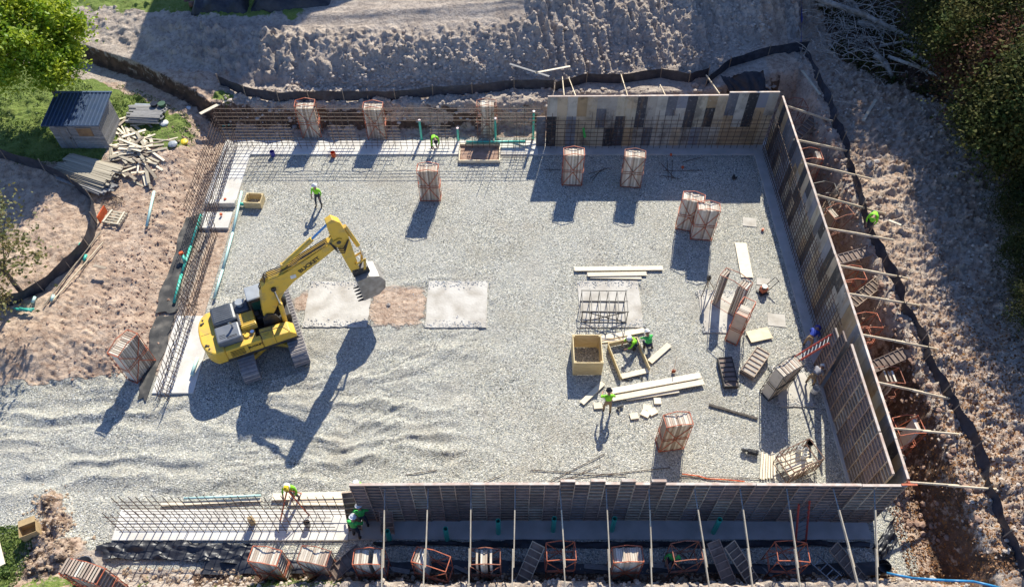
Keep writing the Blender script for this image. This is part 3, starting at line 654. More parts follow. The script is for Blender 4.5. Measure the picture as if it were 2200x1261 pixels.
RK(1047, 284, 0, 'right rack standing in the back trench between green pipes', zt=(0, -.15), slots=range(2, 11))
RK(305, 795, 68, 'orange rack of weathered panels by the left footing beside loose boards', W=1.5)
FT = dict(zt=(2.5, -.22))
RK(566, 1190, -9, 'leftmost rack in the front trench, full of pale red panels', **FT)
RK(672, 1190, -11, 'second rack in the front trench with an orange frame at its right end', **FT)
RK(790, 1192, 0, 'front trench rack with panels in two separate bundles', slots=(0, 1, 2, 3, 4, 5, 8, 9, 10), **FT)
RK(925, 1197, -16, 'front trench rack half filled at its left side behind two braces', W=1.5, slots=(0, 1, 2, 3), **FT)
RK(1042, 1192, 0, 'short rack of few blue grey panels in the front trench', slots=(2, 4, 5, 6, 8), **FT)
RK(1206, 1180, 2, 'empty orange rack frame in the front trench near a green pipe', slots=(), W=1.2, D=.75, **FT)
RK(1350, 1187, 2, 'front trench rack packed with grey panels', slots=range(0, 12), **FT)
RK(1478, 1180, 5, 'empty rack with sunlit top bars next to the worker in the trench', slots=(), W=1.2, D=.75, **FT)
RK(1706, 1181, -3, 'empty orange rack at the foot of the red ladder', slots=(), W=1.3, D=.8, **FT)
p = G(190, 1236, 2.2); rack('rack of fanned pale panels at the bottom left corner', (p.x, p.y, gz(p.x, p.y)), -14, W=1.7, D=.64, Hh=2.3, slots=range(12))
RTT = dict(zt=(2.5, -.1))
RK(1712, 222, 8, 'dark red empty rack top behind the back right corner', slots=(), D=.9, **RTT)
RK(1744, 330, 0, 'orange rack behind the right wall between second and third braces', slots=(9, 10, 11), D=.9, **RTT)
RK(1775, 404, 0, 'black open rack behind the right wall', slots=(), m='black_steel', D=.9, **RTT)
RK(1806, 452, 20, 'orange rack with pale papers on top near the worker on the bank', slots=(0, 1, 2), D=.9, **RTT)
RK(1833, 586, 4, 'orange empty rack under a leaning form panel by the right wall', slots=(), D=.9, **RTT)
RK(1866, 688, 4, 'orange empty rack right of the second leaning form panel', slots=(), D=.9, **RTT)
RK(1912, 805, 2, 'bright orange rack holding a few pale slats', slots=(4, 6, 8), D=.9, **RTT)
RK(1955, 912, 6, 'lowest orange rack behind the right wall', slots=(9, 10), D=.9, **RTT)
# low bins and lying stacks of panels
def stack_flat(label, px, py, rz, n, z=None, single=None, tilt=0):
    p = G(px, py, 0) if z is None else G(px, py, z); zz = gz(p.x, p.y) if z is None else z
    t = thing('panel_stack', label, 'panel stack', (p.x, p.y, zz + .01), R(rz))
    for i in range(n):
        o = inst(PM[2.44], 'form_panel', t, (rnd.uniform(-.02, .02), -1.22 + rnd.uniform(-.02, .02), .1 * i + .02), (R(-90), 0, 0))
        o.rotation_euler = (R(-90), 0, 0); o.location.y = -1.22; o.location.z = .1 * (i) + .09
        o.rotation_euler = Euler((R(-90) , R(0), 0)); 
        o.scale = (1, -1, 1) if False else (1, 1, 1)
    return t
def lying_panel(par, z, dx=0, dy=0, me=None):
    # face down, ribs up: local z -> world y, local y (ribs) -> world z
    m = Matrix(((1, 0, 0), (0, 0, 1), (0, 1, 0))).to_4x4()
    o = bpy.data.objects.new('form_panel', me or PFL); C.objects.link(o); o.parent = par
    o.location = (dx, dy - 1.22, z); o.rotation_euler = (R(90), 0, 0); o.scale = (1, 1, 1)
    o.location = (dx, dy + 1.22, z + .0); return o
# mesh that lies flat: ribs on top
def flat_panel(name, mats, ln=2.44, w_=.6):
    b = MB(); b.box((0, 0, .008), (w_, ln, .016), 0)
    for s in (-1, 1): b.box((s * (w_ / 2 - .012), 0, .052), (.024, ln, .07), 1)
    for i in range(9 if ln > 2 else 7): b.box((0, -ln / 2 + .018 + (ln - .036) * i / (8 if ln > 2 else 6), .048), (w_ - .05, .034, .06), 1)
    b.box((0, 0, .018), (w_ - .03, ln - .02, .003), 2); return b.mesh(name, mats)
mat('pale_back', (.46, .42, .36), (.34, .30, .26), .85, 4)
PFL = flat_panel('form_panel', ['form_face', 'form_rib', 'form_back']); PFP = flat_panel('form_panel', ['form_face', 'form_rib', 'pale_back'], 1.8, .75)
PFD = flat_panel('form_panel', ['form_face', 'black_steel', 'form_back'], 1.75, .75)
def lean_panel(label, px, py, z, rz, pitch=0, roll=0, me=None, group=None):
    p = G(px, py, z); o = bpy.data.objects.new('loose_formwork', me or PFL); C.objects.link(o); o.location = p; o.rotation_euler = Euler((R(pitch), R(roll), R(rz)), 'XYZ'); tag(o, label, 'form panel', group); return o
t = thing('panel_stack', 'flat stack of pale ribbed panels lying turned on the gravel', 'panel stack', (*G(1619, 785)[:2], .05), R(-38))
for i in range(4): inst(PFP, 'form_panel', t, (rnd.uniform(-.02, .02), rnd.uniform(-.02, .02), .1 * i))
t = thing('panel_stack', 'dark low stack of ribbed panels lying in shade beside the pale one', 'panel stack', (*G(1562, 805)[:2], .05), R(2))
for i in range(3): inst(PFD, 'form_panel', t, (0, rnd.uniform(-.02, .02), .1 * i))
lean_panel('ribbed form panel leaning by the first right brace', 1730, 275, 1.6, -42, 12, 10)
lean_panel('ribbed form panel lying on the bank above the orange rack', 1826, 552, 2.2, -72, 0, 4)
lean_panel('ribbed form panel propped behind the right wall, below the sixth brace', 1860, 628, 2.0, -52, 0, 6)
lean_panel('small ribbed form panel on the bank beside the bright orange rack', 1905, 776, 2.1, -66, 0, 5)
lean_panel('brown ribbed form panel leaning against the second trench rack', 728, 1222, 1.2, -50, 18, 8)
lean_panel('grey form panel leaning on the trench bank under the fourth brace', 1133, 1225, 1.0, -28, 30, 0)
lean_panel('form panel sloping down the bank at the trench foot, right of the worker', 1555, 1222, 1.0, 22, 25, 0)
lean_panel('dim form panel on the trench bank left of the empty ladder rack', 1600, 1222, 1.0, 35, 25, 0)
lean_panel('form panel lying at the right end of the front trench', 1830, 1224, .9, 40, 20, 0)
lean_panel('ribbed panel under the worker standing at the front wall end', 757, 1100, 1.0, 6, 65, 0)
lean_panel('ribbed panel leaning on the front wall below the green workers', 830, 1108, .9, 2, 62, 0)
# junk basket
p = G(1706, 1003); t = thing('site_basket', 'railed steel basket full of offcuts near the front right corner', 'basket', (p.x, p.y, .05), R(24))
rack_frame(1.7, 1.1, 1.25, rails=True, band=False, hexa=False).build('steel_frame', 'rust_steel', t)
for k in range(7): MB().box((0, 0, 0), (1.45, .14, .035)).build('board', 'lumber', t, (rnd.uniform(-.08, .08), -.42 + k * .14, .45 + .05 * (k % 3)), R(rnd.uniform(-7, 7)))
for k in range(6): MB().box((0, 0, 0), (.05, .03, 1.15)).build('slat', 'old_wood', t, (-.75 + .3 * k, -.55, .6))
MB().lathe if False else None
for k in range(3): MB().pipe((.35 + .22 * (k % 2), .05 + .2 * k, .55), (.35 + .22 * (k % 2), .05 + .2 * k, .9), .1, .085).build('can', 'white_plastic', t)

# ------------------------------------------------------------------ timber braces
def brace(label, a, b, wd=.13, two=True, group=None, top=None):
    a = Vector(a); b = Vector(b); t = thing('timber_brace', label, 'brace', a, group=group); d = b - a; u = d.normalized(); side = u.cross(Vector((0, 0, 1))).normalized()
    if top: MB().tube((0, 0, 0), d * .25, .03, n=6).build('steel_prop', 'grey_steel', t)
    st = .16 if top else 0
    MB().bar(d * st, d * .58, wd, .045, up=side).build('plank', 'brace_wood', t)
    if two: MB().bar(d * .45 + side * .05 + Vector((0, 0, .04)), d + side * .05, wd, .045, up=side).build('plank', 'brace_wood', t)
    else: MB().bar(d * .5, d, wd, .045, up=side).build('plank', 'brace_wood', t)
    return t
mat('brace_wood', (.78, .66, .47), (.62, .50, .34), .8, 3, .1, 18, orand=.12)
ORD = ['leftmost', 'second', 'third', 'fourth', 'fifth', 'sixth', 'seventh', 'eighth', 'ninth', 'tenth', 'eleventh', 'rightmost']
for i, (a, b, bx) in enumerate([(827, 1085, 825), (920, 1078, 914), (1012, 1078, 1011), (1107, 1080, 1103), (1203, 1088, 1216), (1302, 1072, 1311), (1394, 1080, 1400), (1492, 1077, 1522), (1590, 1078, 1613), (1690, 1078, 1716), (1790, 1073, 1840), (1878, 1075, 1880)]):
    p = G(a, 1049, 3.72); q = G(bx, 1262, 1.9); d = (q - p).normalized(); q = q + d * 1.6; q.z = max(gz(q.x, q.y), 1.55)
    brace(f'{ORD[i]} timber brace from the front wall down to the bank', p, q, group='braces of the front wall', top=True)
for i, (a, b, c, d_) in enumerate([(1685, 227, 1797, 263), (1705, 300, 1826, 325), (1722, 350, 1872, 384), (1748, 418, 1900, 458), (1770, 490, 1920, 515), (1798, 570, 1950, 597), (1815, 630, 1975, 655), (1845, 718, 2012, 748), (1878, 820, 2055, 858), (1912, 920, 2058, 930), (1945, 1035, 2138, 1048)]):
    p = G(a, b, 3.85); q = G(c, d_, 2.75); q.z = gz(q.x, q.y) + .1; q2 = G(c, d_, q.z)
    brace(f"{['uppermost', 'second', 'third', 'fourth', 'fifth', 'sixth', 'seventh', 'eighth', 'ninth', 'tenth', 'lowest'][i]} timber brace from the right wall to the sandy bank", p, q2, group='braces of the right wall')
    if i % 2 == 1 or i > 5: tag(MB().bar((0, 0, 0), (-.15, -.1, .55), .06).build('wooden_stake', 'lumber', None, (q2.x + .05, q2.y - .1, q2.z - .3)), 'short wooden stake holding the foot of a right brace', 'stake', 'stakes at the right brace feet')
for i, (a, b, c, d_, wd) in enumerate([(1212, 210, 1208, 170, .3), (1238, 210, 1222, 168, .07), (1349, 209, 1334, 160, .07), (1430, 207, 1418, 183, .07), (1546, 203, 1517, 162, .09)]):
    brace(['wide white plank bridging from the back wall to the silt fence', 'thin brace beside the wide white plank at the back wall', 'thin brace behind the middle of the back wall', 'shortest thin brace behind the back wall', 'thin brace near the folded corner of the back fence'][i], G(a, b, 3.95), G(c, d_, 2.1), wd, False)

# ------------------------------------------------------------------ silt fences
def silt(label, pts, h=.75, m='fabric_black', side=.12, sag=.12, zs=None, wav=.02):
    P3 = []
    for i, (x, y) in enumerate(pts):
        z = gz(x, y) if zs is None else zs[i]; P3.append(Vector((x, y, z)))
    t = thing('silt_fence', label, 'silt fence', P3[0]); o0 = P3[0]; b = MB(); rows = []
    for i in range(len(P3) - 1):
        a, c = P3[i], P3[i + 1]; d = c - a; n = max(4, int(d.length / .22)); perp = Vector((-d.y, d.x, 0)).normalized()
        for k in range(n + (1 if i == len(P3) - 2 else 0)):
            s = k / n; p = a + d * s; q = math.sin(s * math.pi); wv = wav * math.sin(s * 9 + i) + side * q + rnd.uniform(-.1, .1) * wav
            hh = h * (1 - sag * q * rnd.uniform(.9, 1.1)); rows.append([p - o0 + perp * (wv * f + 2 * wav * math.sin(f * 3 + s * 5 + i) * q) + Vector((0, 0, hh * f - .06)) for f in (0, .33, .66, 1)])
    for r in rows: b.v += [tuple(v) for v in r]
    for i in range(len(rows) - 1):
        for k in range(3): b.f.append((i * 4 + k, i * 4 + k + 1, i * 4 + 5 + k, i * 4 + 4 + k)); b.m.append(0)
    b.build('fabric', m, t, smooth=True)
    for p in P3: MB().bar(p - o0 - Vector((0, 0, .1)), p - o0 + Vector((rnd.uniform(-.04, .04), rnd.uniform(-.04, .04), h + .1)), .045).build('stake', 'old_wood', t)
    return t
def zp(px, py, z): p = G(px, py, z); return (p.x, p.y)
bf = [zp(x, y, 1.45) for x, y in [(478, 195), (530, 212), (600, 219), (665, 216), (740, 216), (790, 212), (850, 214), (930, 207), (1015, 203), (1105, 192), (1190, 192)]]
silt('black silt fence along the top of the back trench', bf, .8)
silt('scalloped silt fence behind the tall back wall', [zp(x, y, 1.7) for x, y in [(1192, 190), (1260, 172), (1335, 174), (1420, 162), (1480, 176), (1520, 168)]], .8)
silt('silt fence running up to the corner by the brush pile', [zp(x, y, 2.4) for x, y in [(1520, 165), (1570, 132), (1650, 120), (1732, 112)]], .8)
rf = [(1732, 112), (1756, 165), (1782, 222), (1790, 262), (1812, 300), (1822, 350), (1840, 400), (1850, 450), (1868, 500), (1900, 560), (1925, 610), (1940, 660), (1984, 728), (1990, 770), (2030, 840), (2050, 880), (2095, 960), (2120, 1050), (2160, 1150), (2196, 1225), (2230, 1300)]
silt('long black silt fence down the right bank', [zp(x, y, 2.75) for x, y in rf], .72, side=.15, sag=.2, wav=.035)
silt('curved silt fence around the bare mound on the left', [zp(x, y, .8) for x, y in [(-60, 345), (20, 352), (100, 372), (160, 402), (200, 432), (208, 480), (192, 530), (150, 575), (90, 620), (30, 652), (-30, 660)]], .95, side=.05)
silt('blue fence strip up the hill to the frame top', [zp(x, y, 3.2) for x, y in [(1728, 95), (1724, 50), (1712, 5), (1706, -40)]], .5, 'tarp_blue')
# tarps and draped fabric sheets
def sheet(name, label, corners, m, nx=26, ny=14, amp=.12, kind=None, cat='sheet', fold=(9, 2), seed=1, lift=.05, follow=True):
    a, b_, c, d = [Vector(v) for v in corners]; b = MB(); me_v = []
    for j in range(ny + 1):
        for i in range(nx + 1):
            u, v = i / nx, j / ny; p = a * (1 - u) * (1 - v) + b_ * u * (1 - v) + c * u * v + d * (1 - u) * v
            n = float(fbm(np.array([u * fold[0] + seed]), np.array([v * fold[1] + seed]), 300 + seed, 3)[0]); e = float(vn(np.array([u * 7. + seed]), np.array([v * 5.]), seed)[0]) - .5
            z = (gz(p.x, p.y) + lift if follow else p.z) + amp * (n + .3)
            ed = .22 * e * (1 if j in (0, ny) or i in (0, nx) else 0)
            me_v.append((p.x + ed, p.y + ed + .03 * n, z))
    o0 = Vector(me_v[0]); b.v = [tuple(Vector(v) - o0) for v in me_v]
    for j in range(ny):
        for i in range(nx): q = j * (nx + 1) + i; b.f.append((q, q + 1, q + nx + 2, q + nx + 1)); b.m.append(0)
    o = b.build(name, m, None, o0, smooth=True); tag(o, label, cat); return o
def V(p, z=0): return (p[0], p[1], z)
sheet('plastic_tarp', 'shiny black plastic tarp draped behind the top of the back right corner', [G(1545, 168, 2.7), G(1640, 158, 2.8), G(1650, 205, 1.9), G(1585, 215, 1.6)], 'poly_black', amp=.35, fold=(8, 1.2), seed=3, cat='tarp', follow=False)
sheet('plastic_sheet', 'wrinkled black plastic along the front left footing', [G(215, 1168, -.1), G(545, 1168, -.1), G(545, 1212, 0), G(225, 1205, 0)], 'poly_black', 90, 14, .22, fold=(13, 4), seed=5, cat='plastic sheet')
sheet('plastic_sheet', 'black plastic strip in the shaded front trench', [V((-6.2, 12.2), 0), V((16, 12.2), 0), V((16, 11.9), 0), V((-6.2, 11.9), 0)], 'poly_black', 90, 6, .12, fold=(50, 1), seed=6, cat='plastic sheet')
sheet('plastic_sheet', 'second black plastic strip along the foot of the front trench', [V((-13.5, 11.3), 0), V((16.5, 11.15), 0), V((16.5, 10.75), 0), V((-13.5, 10.8), 0)], 'poly_black', 100, 6, .16, fold=(60, 1), seed=9, cat='plastic sheet')
sheet('plastic_sheet', 'crumpled black plastic at the lower right outside corner', [G(1880, 1170, .2), G(1922, 1110, .2), G(1932, 1160, .2), G(1892, 1205, .2)], 'poly_black', 16, 16, .35, fold=(5, 4), seed=7, cat='plastic sheet')
sheet('ground_fabric', 'long dusty black fabric strip beside the left footing, upper part', [V((-19.75, 31.8)), V((-18.85, 32.2)), V((-18.5, 24.8)), V((-19.6, 24.8))], 'dusty_fabric', 10, 40, .1, fold=(2, 8), seed=8, cat='ground fabric')
sheet('ground_fabric', 'dusty fabric strip beside the left footing, lower part', [V((-19.5, 24.6)), V((-18.4, 24.6)), V((-18.4, 19.4)), V((-18.95, 19.4))], 'dusty_fabric', 10, 30, .06, fold=(2, 8), seed=11, cat='ground fabric')

# ------------------------------------------------------------------ pipes
def vpipe(label, px, py, ztop, base=None, m='pvc_green', r=.075, cap=False, lean=(0, 0)):
    p = G(px, py, ztop) if base is None else Vector((*base, 0)); z0 = -.2
    t = thing('drain_pipe', label, 'pipe', (p.x + lean[0], p.y + lean[1], z0))
    MB().pipe((0, 0, 0), (-lean[0], -lean[1], ztop - z0), r, r * .84).build('pipe_body', m, t, smooth=False)
    if cap: MB().tube((-lean[0], -lean[1], ztop - z0 + .005), (-lean[0], -lean[1], ztop - z0 + .07), r * 1.15, n=14).build('pipe_cap', 'cap_pink', t)
    return t
mat('cap_pink', (.78, .62, .60), (.7, .5, .5), .5, 4)
for (x, y, zt, lb) in [(901, 260, 1.55, 'green pipe with pale cap standing beside the bending worker'), (983, 277, 1.0, 'shortest green pipe with pale cap over the footing pit'), (1064, 256, 1.75, 'green pipe with pale cap right of the footing pit'), (1147, 241, 2.2, 'tallest green pipe with pale cap next to the back wall')]:
    p = G(x, y, zt); vpipe(lb, x, y, zt, cap=True)
for (x, y, zt, lb) in [(957, 1135, 1.3, 'open green pipe in the front trench between second and third braces'), (1070, 1118, 1.4, 'open green pipe in the front trench left of the fourth brace'), (1191, 1113, 1.4, 'open green pipe in the front trench left of the fifth brace'), (1321, 1113, 1.35, 'open green pipe in the front trench right of the sixth brace'), (1547, 1115, 1.5, 'open green pipe in the front trench beside a dark hole'), (832, 1140, .9, 'green pipe half hidden behind the leftmost brace')]:
    vpipe(lb, x, y, zt, lean=(.0, -.05), r=.11)
def lpipe(label, pts, m, r=.07, cat='pipe', name='drain_pipe', n=10):
    pts = [Vector(p) for p in pts]; o0 = pts[0].copy(); b = MB(); b.path([p - o0 for p in pts], r, n); o = b.build(name, m, None, o0, smooth=True); tag(o, label, cat); return o
lpipe('green pipe lying along the outside of the left footing', [G(432, 462, .3), G(410, 530, .25), G(390, 590, .2), G(374, 650, .15)], 'pvc_green', .09)
lpipe('long pale pipe along the inner edge of the left footing', [G(519, 412, .2), G(500, 500, .2), G(478, 580, .2), G(460, 640, .2)], 'pvc_pale', .075)
lpipe('short pale pipe emerging in the excavator shadow', [G(424, 768, .2), G(412, 805, .22)], 'pvc_pale', .09)
lpipe('green horizontal pipe across the sunken back footing', [(-3.0, 38.35, .35), (.9, 38.4, .35)], 'pvc_green', .1)
lpipe('pale loose pipe lying on the reddish dirt', [G(331, 412, .95), G(315, 486, .9)], 'pvc_pale', .08)
lpipe('short green elbow pipe entering the small plywood box', [G(512, 438, .15), G(532, 440, .15)], 'pvc_green', .1)
lpipe('green outlet pipe with red cap on the left fabric', [G(398, 565, .25), G(392, 548, .45)], 'pvc_green', .09)
tag(MB().tube((0, 0, 0), (-.02, .03, .12), .13, n=12).build('pipe_cap', 'orange_plastic', None, G(390, 546, .5)), 'red cap standing on a green outlet pipe', 'pipe cap')
lpipe('green corner pipe at the far back left', [G(478, 270, .2), G(500, 268, .2)], 'pvc_green', .08)
for i in range(4): lpipe('short green offcut pipe by the shrub tree', [G(30 + 6 * i, 662 + 3 * (i % 2), .85 + .1 * (i // 2)), G(58 + 5 * i, 668 - 4 * (i % 2), .85 + .1 * (i // 2))], 'pvc_green', .06)['group'] = 'pipe offcuts by the shrub tree'
for i, (x, y) in enumerate([(70, 650), (110, 646), (180, 560), (168, 535)]): lpipe('small pale pipe offcut near the curved fence', [G(x, y, .9), G(x + 5, y - 12, .92)], 'pvc_pale' if i < 2 else 'pvc_green', .08)['group'] = 'small pipe offcuts near the curved fence'
lpipe('bright blue flat hose running out at the lower right', [G(1905, 1230, 2.0), G(1960, 1241, 2.2), G(2030, 1246, 2.7), G(2090, 1248, 2.8), G(2150, 1262, 2.8), G(2180, 1290, 2.9)], 'blue_hose', .05, 'hose', 'water_hose')
lpipe('dark wooden straightedge pole lying on the gravel', [G(1523, 869, .08), G(1628, 899, .08)], 'old_brown', .05, 'pole', 'straight_pole', 4) if 'old_brown' in MATS else None
t = MB().bar((0, 0, 0), G(1628, 899, .08) - G(1523, 869, .08), .11, .05).build('screed_board', 'old_red', None, G(1523, 869, .08)) if 'old_red' in MATS else MB().bar((0, 0, 0), G(1628, 899, .08) - G(1523, 869, .08), .11, .05).build('screed_board', 'bark', None, G(1523, 869, .08)); tag(t, 'long dark narrow board lying askew on the gravel', 'board')

# ------------------------------------------------------------------ lumber
def plank(a, b, wd, label, z=.05, th=.045, m='lumber', z2=None, group=None, name='wooden_plank'):
    p = G(*a, z); q = G(*b, z); p.z += gz(p.x, p.y) * (1 if z < .6 else 0); q.z += gz(q.x, q.y) * (1 if z < .6 else 0)
    if z2 is not None: q.z = z2
    d = q - p; o = MB().bar((0, 0, 0), d, wd, th, up=d.cross(Vector((0, 0, 1))).cross(d) if False else (0, 0, 1)).build(name, m, None, p); 
    return tag(o, label, 'plank', group)
# bar() with up=z gives width sideways
plank((1234, 578), (1424, 576), .3, 'longest of the pale planks above the rebar cage', .12)
plank((1262, 590), (1389, 588), .28, 'shorter pale plank below the long one near the cage', .1)
plank((1268, 595), (1378, 597), .2, 'thin pale plank peeking out under its neighbours', .04)
plank((1591, 522), (1605, 596), .68, 'wide pale plank lying beside the wall shadow', .06)
plank((1289, 727), (1384, 709), .3, 'pale plank reaching to the two crouching workers', .1)
plank((1292, 733), (1350, 727), .2, 'narrow plank under the one near the workers', .05)
plank((1396, 777), (1438, 740), .32, 'short pale plank right of the open timber frame', .1)
plank((1335, 809), (1393, 795), .28, 'short pale plank at the foot of the open timber frame', .1)
plank((1250, 866), (1296, 822), .27, 'sloping plank between the wooden box shadow and sun', .1)
plank((1302, 842), (1505, 806), .34, 'upper of two long pale planks on the gravel', .22)
plank((1315, 856), (1512, 820), .3, 'lower of two long pale planks on the gravel', .18)
plank((1345, 856), (1458, 838), .26, 'half hidden plank under the two long ones', .1)
for i, (x, y, a) in enumerate([(1284, 873, 5), (1362, 895, 10), (1390, 877, -10), (1402, 886, 28), (1386, 890, -30), (1412, 863, 0)]):
    p = G(x, y); o = MB().box((0, 0, 0), (.42 if i < 5 else .35, .33, .08)).build('wood_block', 'lumber', None, (p.x, p.y, .07 + gz(p.x, p.y)), R(a)); tag(o, ['square pale offcut touching the standing worker on the gravel', 'lowest left square offcut, lying alone', 'top square offcut of the touching trio', 'right square offcut of the touching trio', 'smallest square offcut of the touching trio', 'single square offcut just under the long planks'][i], 'offcut', 'square offcuts near the long planks')
for (x, y, w_, d_, a, lb) in [(1630, 722, 1.25, .72, 14, 'tan plywood sheet lying tilted on the gravel')]:
    p = G(x, y); o = MB().box((0, 0, 0), (w_, d_, .05)).build('plywood_sheet', 'ply_new', None, (p.x, p.y, .12), R(a)); tag(o, lb, 'plywood')
for i in range(6):
    plank((1634 + 6 * i, 1030 - rnd.uniform(0, 4)), (1638 + 5 * i, 968 + rnd.uniform(0, 14)), .09, 'narrow pale batten in the row beside the steel basket', .08, .05, group='battens beside the steel basket', name='timber_batten')
plank((345, 1083), (560, 1072), .16, 'long pale form board lying beside the front left rebar', .12)
plank((585, 1066), (762, 1062), .34, 'pair of wide pale boards leading up to the front wall end', .14)
plank((620, 1078), (765, 1078), .3, 'wide pale board lying just below its twin near the front wall end', .1)
for i, (a, b, w_) in enumerate([((820, 1218), (880, 1228), .2), ((975, 1215), (1010, 1232), .16), ((1255, 1215), (1330, 1222), .22), ((1395, 1212), (1450, 1216), .25), ((1090, 1178), (1140, 1210), .08), ((1630, 1205), (1660, 1235), .2)]):
    plank(a, b, w_, ['grey board in the front trench right of the leftmost brace', 'short grey board beside the third brace foot', 'grey board at the foot of the full trench rack', 'grey board left of the trench worker', 'thin dark prop slanting between fourth and fifth braces', 'grey board near the foot of the tenth brace'][i], .1, m='grey_wood')
# open box and frames
def wbox(label, px, py, W, D, Hh, rz, th=.05, m='ply_new', boards=4):
    p = G(px, py); t = thing('wooden_box', label, 'wooden box', (p.x, p.y, .02), R(rz))
    for s in (-1, 1):
        for k in range(boards):
            hb = Hh / boards; z = hb * (k + .5)
            MB().box((0, s * (D / 2 - th / 2), z), (W, th, hb - .008)).build('board', m, t); MB().box((s * (W / 2 - th / 2), 0, z), (th, D - 2 * th - .004, hb - .008)).build('board', m, t)
    for sx in (-1, 1):
        for sy in (-1, 1): MB().box((sx * (W / 2 - th - .045), sy * (D / 2 - th - .045), Hh / 2), (.085, .085, Hh - .02)).build('corner_post', m, t)
    return t
mat('box_wood', (.72, .58, .33), (.58, .44, .22), .75, 3, .1, 16, orand=.1, stretch=(1, 1, 8))
wbox('tall open topped pine box casting a long shadow', 1259, 775, 1.5, 1.75, 1.15, 0, m='box_wood')
wbox('small open plywood box beside the pale pipe', 549, 438, 1.05, .85, .5, -3, m='box_wood', boards=2)
p = G(1352, 775); t = thing('open_form_box', 'open rectangular timber frame standing askew on the gravel', 'form box', (p.x, p.y, .03), R(14))
MB().box((-.85, 0, .2), (.05, 2.1, .36)).build('board', 'box_wood', t); MB().box((.75, .1, .2), (.05, 2.0, .36)).build('board', 'box_wood', t); MB().box((-.05, 1.08, .2), (1.6, .05, .36)).build('board', 'box_wood', t)
# lumber stacks near the shed
def lumber_stack(label, px, py, z, rz, n, ln, rows, m='old_wood', fan=0., wd=.14):
    p = G(px, py, z); t = thing('lumber_stack', label, 'lumber stack', (p.x, p.y, gz(p.x, p.y)), R(rz))
    me = MB().box((0, 0, 0), (1, wd, .045)).mesh('board', m)
    for r in range(rows):
        for k in range(n - r): inst(me, 'board', t, (rnd.uniform(-.25, .25), (k - (n - r) / 2) * (wd + .012), .04 + .05 * r + .1), (0, 0, R(rnd.uniform(-1, 1) + fan * (k - n / 2))), (ln * rnd.uniform(.85, 1.05), 1, 1))
    return t
mat('stack_wood', (.50, .44, .33), (.36, .31, .23), .85, 3, .1, 18, orand=.18, stretch=(1, 8, 8))
lumber_stack('big stack of long weathered boards below the shed', 196, 372, .9, -20, 14, 3.7, 6, 'stack_wood', .25)
lumber_stack('low dark bundle of boards at the foot of the big stack', 192, 392, .8, -24, 9, 3.6, 3, 'grey_wood', .35)
lumber_stack('stack of dark boards on the grass behind the plank heap', 320, 252, 1.2, -2, 12, 2.1, 5, 'grey_wood', .1)
p = G(318, 228, 1.7)
tag(MB().box((0, 0, 0), (1.1, .7, .05)).build('plywood_sheet', 'cab_roof', None, (p.x - .45, p.y, gz(p.x, p.y) + .42), R(-3)), 'grey sheet lying on top of the dark board stack', 'sheet')
for i, (dx, m_) in enumerate(((.45, 'black_plastic'), (.95, 'dark_green'))):
    if m_ not in MATS: mat(m_, (.03, .09, .05), (.04, .1, .05), .6, 4)
    tag(MB().tube((0, 0, 0), (0, 0, .35), .2, .25, 12).build('plant_pot', m_, None, (p.x + dx, p.y, gz(p.x, p.y) + .4)), ['black pot on the dark board stack', 'dark green pot on the dark board stack'][i], 'pot')
for i in range(95):
    x = rnd.gauss(288, 30); y = rnd.gauss(318, 28)
    if y > 395 or x < 232 or x > 390: continue
    a = rnd.uniform(-1.2, .6) if rnd.random() < .8 else rnd.uniform(-1.6, 1.6); ln = rnd.uniform(.7, 2.4); p = G(x, y, 1.2); g_ = gz(p.x, p.y); d = Vector((math.cos(a), math.sin(a), rnd.uniform(-.08, .08))) * ln / 2
    c = Vector((p.x, p.y, g_ + .08 + rnd.uniform(0, .4) * max(0, 1 - math.hypot((x - 288) / 50, (y - 318) / 45))))
    o = MB().bar(-d, d, rnd.choice((.09, .14, .19)), .03).build('scrap_plank', rnd.choice(('lumber', 'old_wood', 'lumber', 'stack_wood')), None, c); tag(o, 'scrap plank in the tangled heap beside the shed', 'plank', 'scrap planks heaped beside the shed')
plank((430, 245), (486, 216), .25, 'pale plank bridging the back left corner of the pit', 1.7, m='lumber')
plank((1723, 152), (1762, 204), .16, 'grey green board lying beside the right fence top', 2.9, m='stack_wood')
plank((1854, 260), (1882, 214), .18, 'lone board lying on the shaded sandy field', 3.0, m='stack_wood')
plank((1095, 138), (1180, 165), .15, 'weathered board half buried on the mound slope', 3.1, m='grey_wood')
plank((1150, 157), (1225, 143), .13, 'pale board lying crosswise on the mound slope', 3.1, m='lumber')
plank((1909, 473), (1936, 484), .12, 'short pale board beside the green clad worker on the bank', 3.0)
plank((238, 648), (120, 648), .1, 'x', .5) if False else None
plank((95, 655), (216, 498), .08, 'long thin batten lying along the curved fence', .85, m='old_wood')
plank((110, 650), (222, 520), .07, 'second long batten beside the curved fence', .85, m='brace_wood')
plank((213, 588), (238, 592), .16, 'small board pieces on the bare dirt', .5, m='old_wood')
plank((-12, 1160), (2, 1215), .35, 'pale board at the left frame edge', .9, m='lumber')
# pallet
p = G(248, 470, .8); t = thing('pallet', 'worn wooden pallet on blocks beside the orange barrier', 'pallet', (p.x, p.y, gz(p.x, p.y) + .02), R(-12))
for k in range(5): MB().box((0, -.42 + .21 * k, .22), (1.15, .12, .025)).build('slat', 'stack_wood', t)
for k in range(3): MB().box((-.5 + .5 * k, 0, .13), (.09, 1.0, .14)).build('bearer', 'stack_wood', t)
for s in (-1, 1): MB().bar((s * .45, -.5, .27), (s * .4, .5, .3), .1, .04).build('slat', 'lumber', t)
p = G(222, 465, .8); tag(MB().box((0, 0, .25), (.06, .95, .5)).build('barrier_board', 'orange_plastic', None, (p.x, p.y, gz(p.x, p.y)), R(-6)), 'orange plastic barrier between fence and pallet', 'barrier')

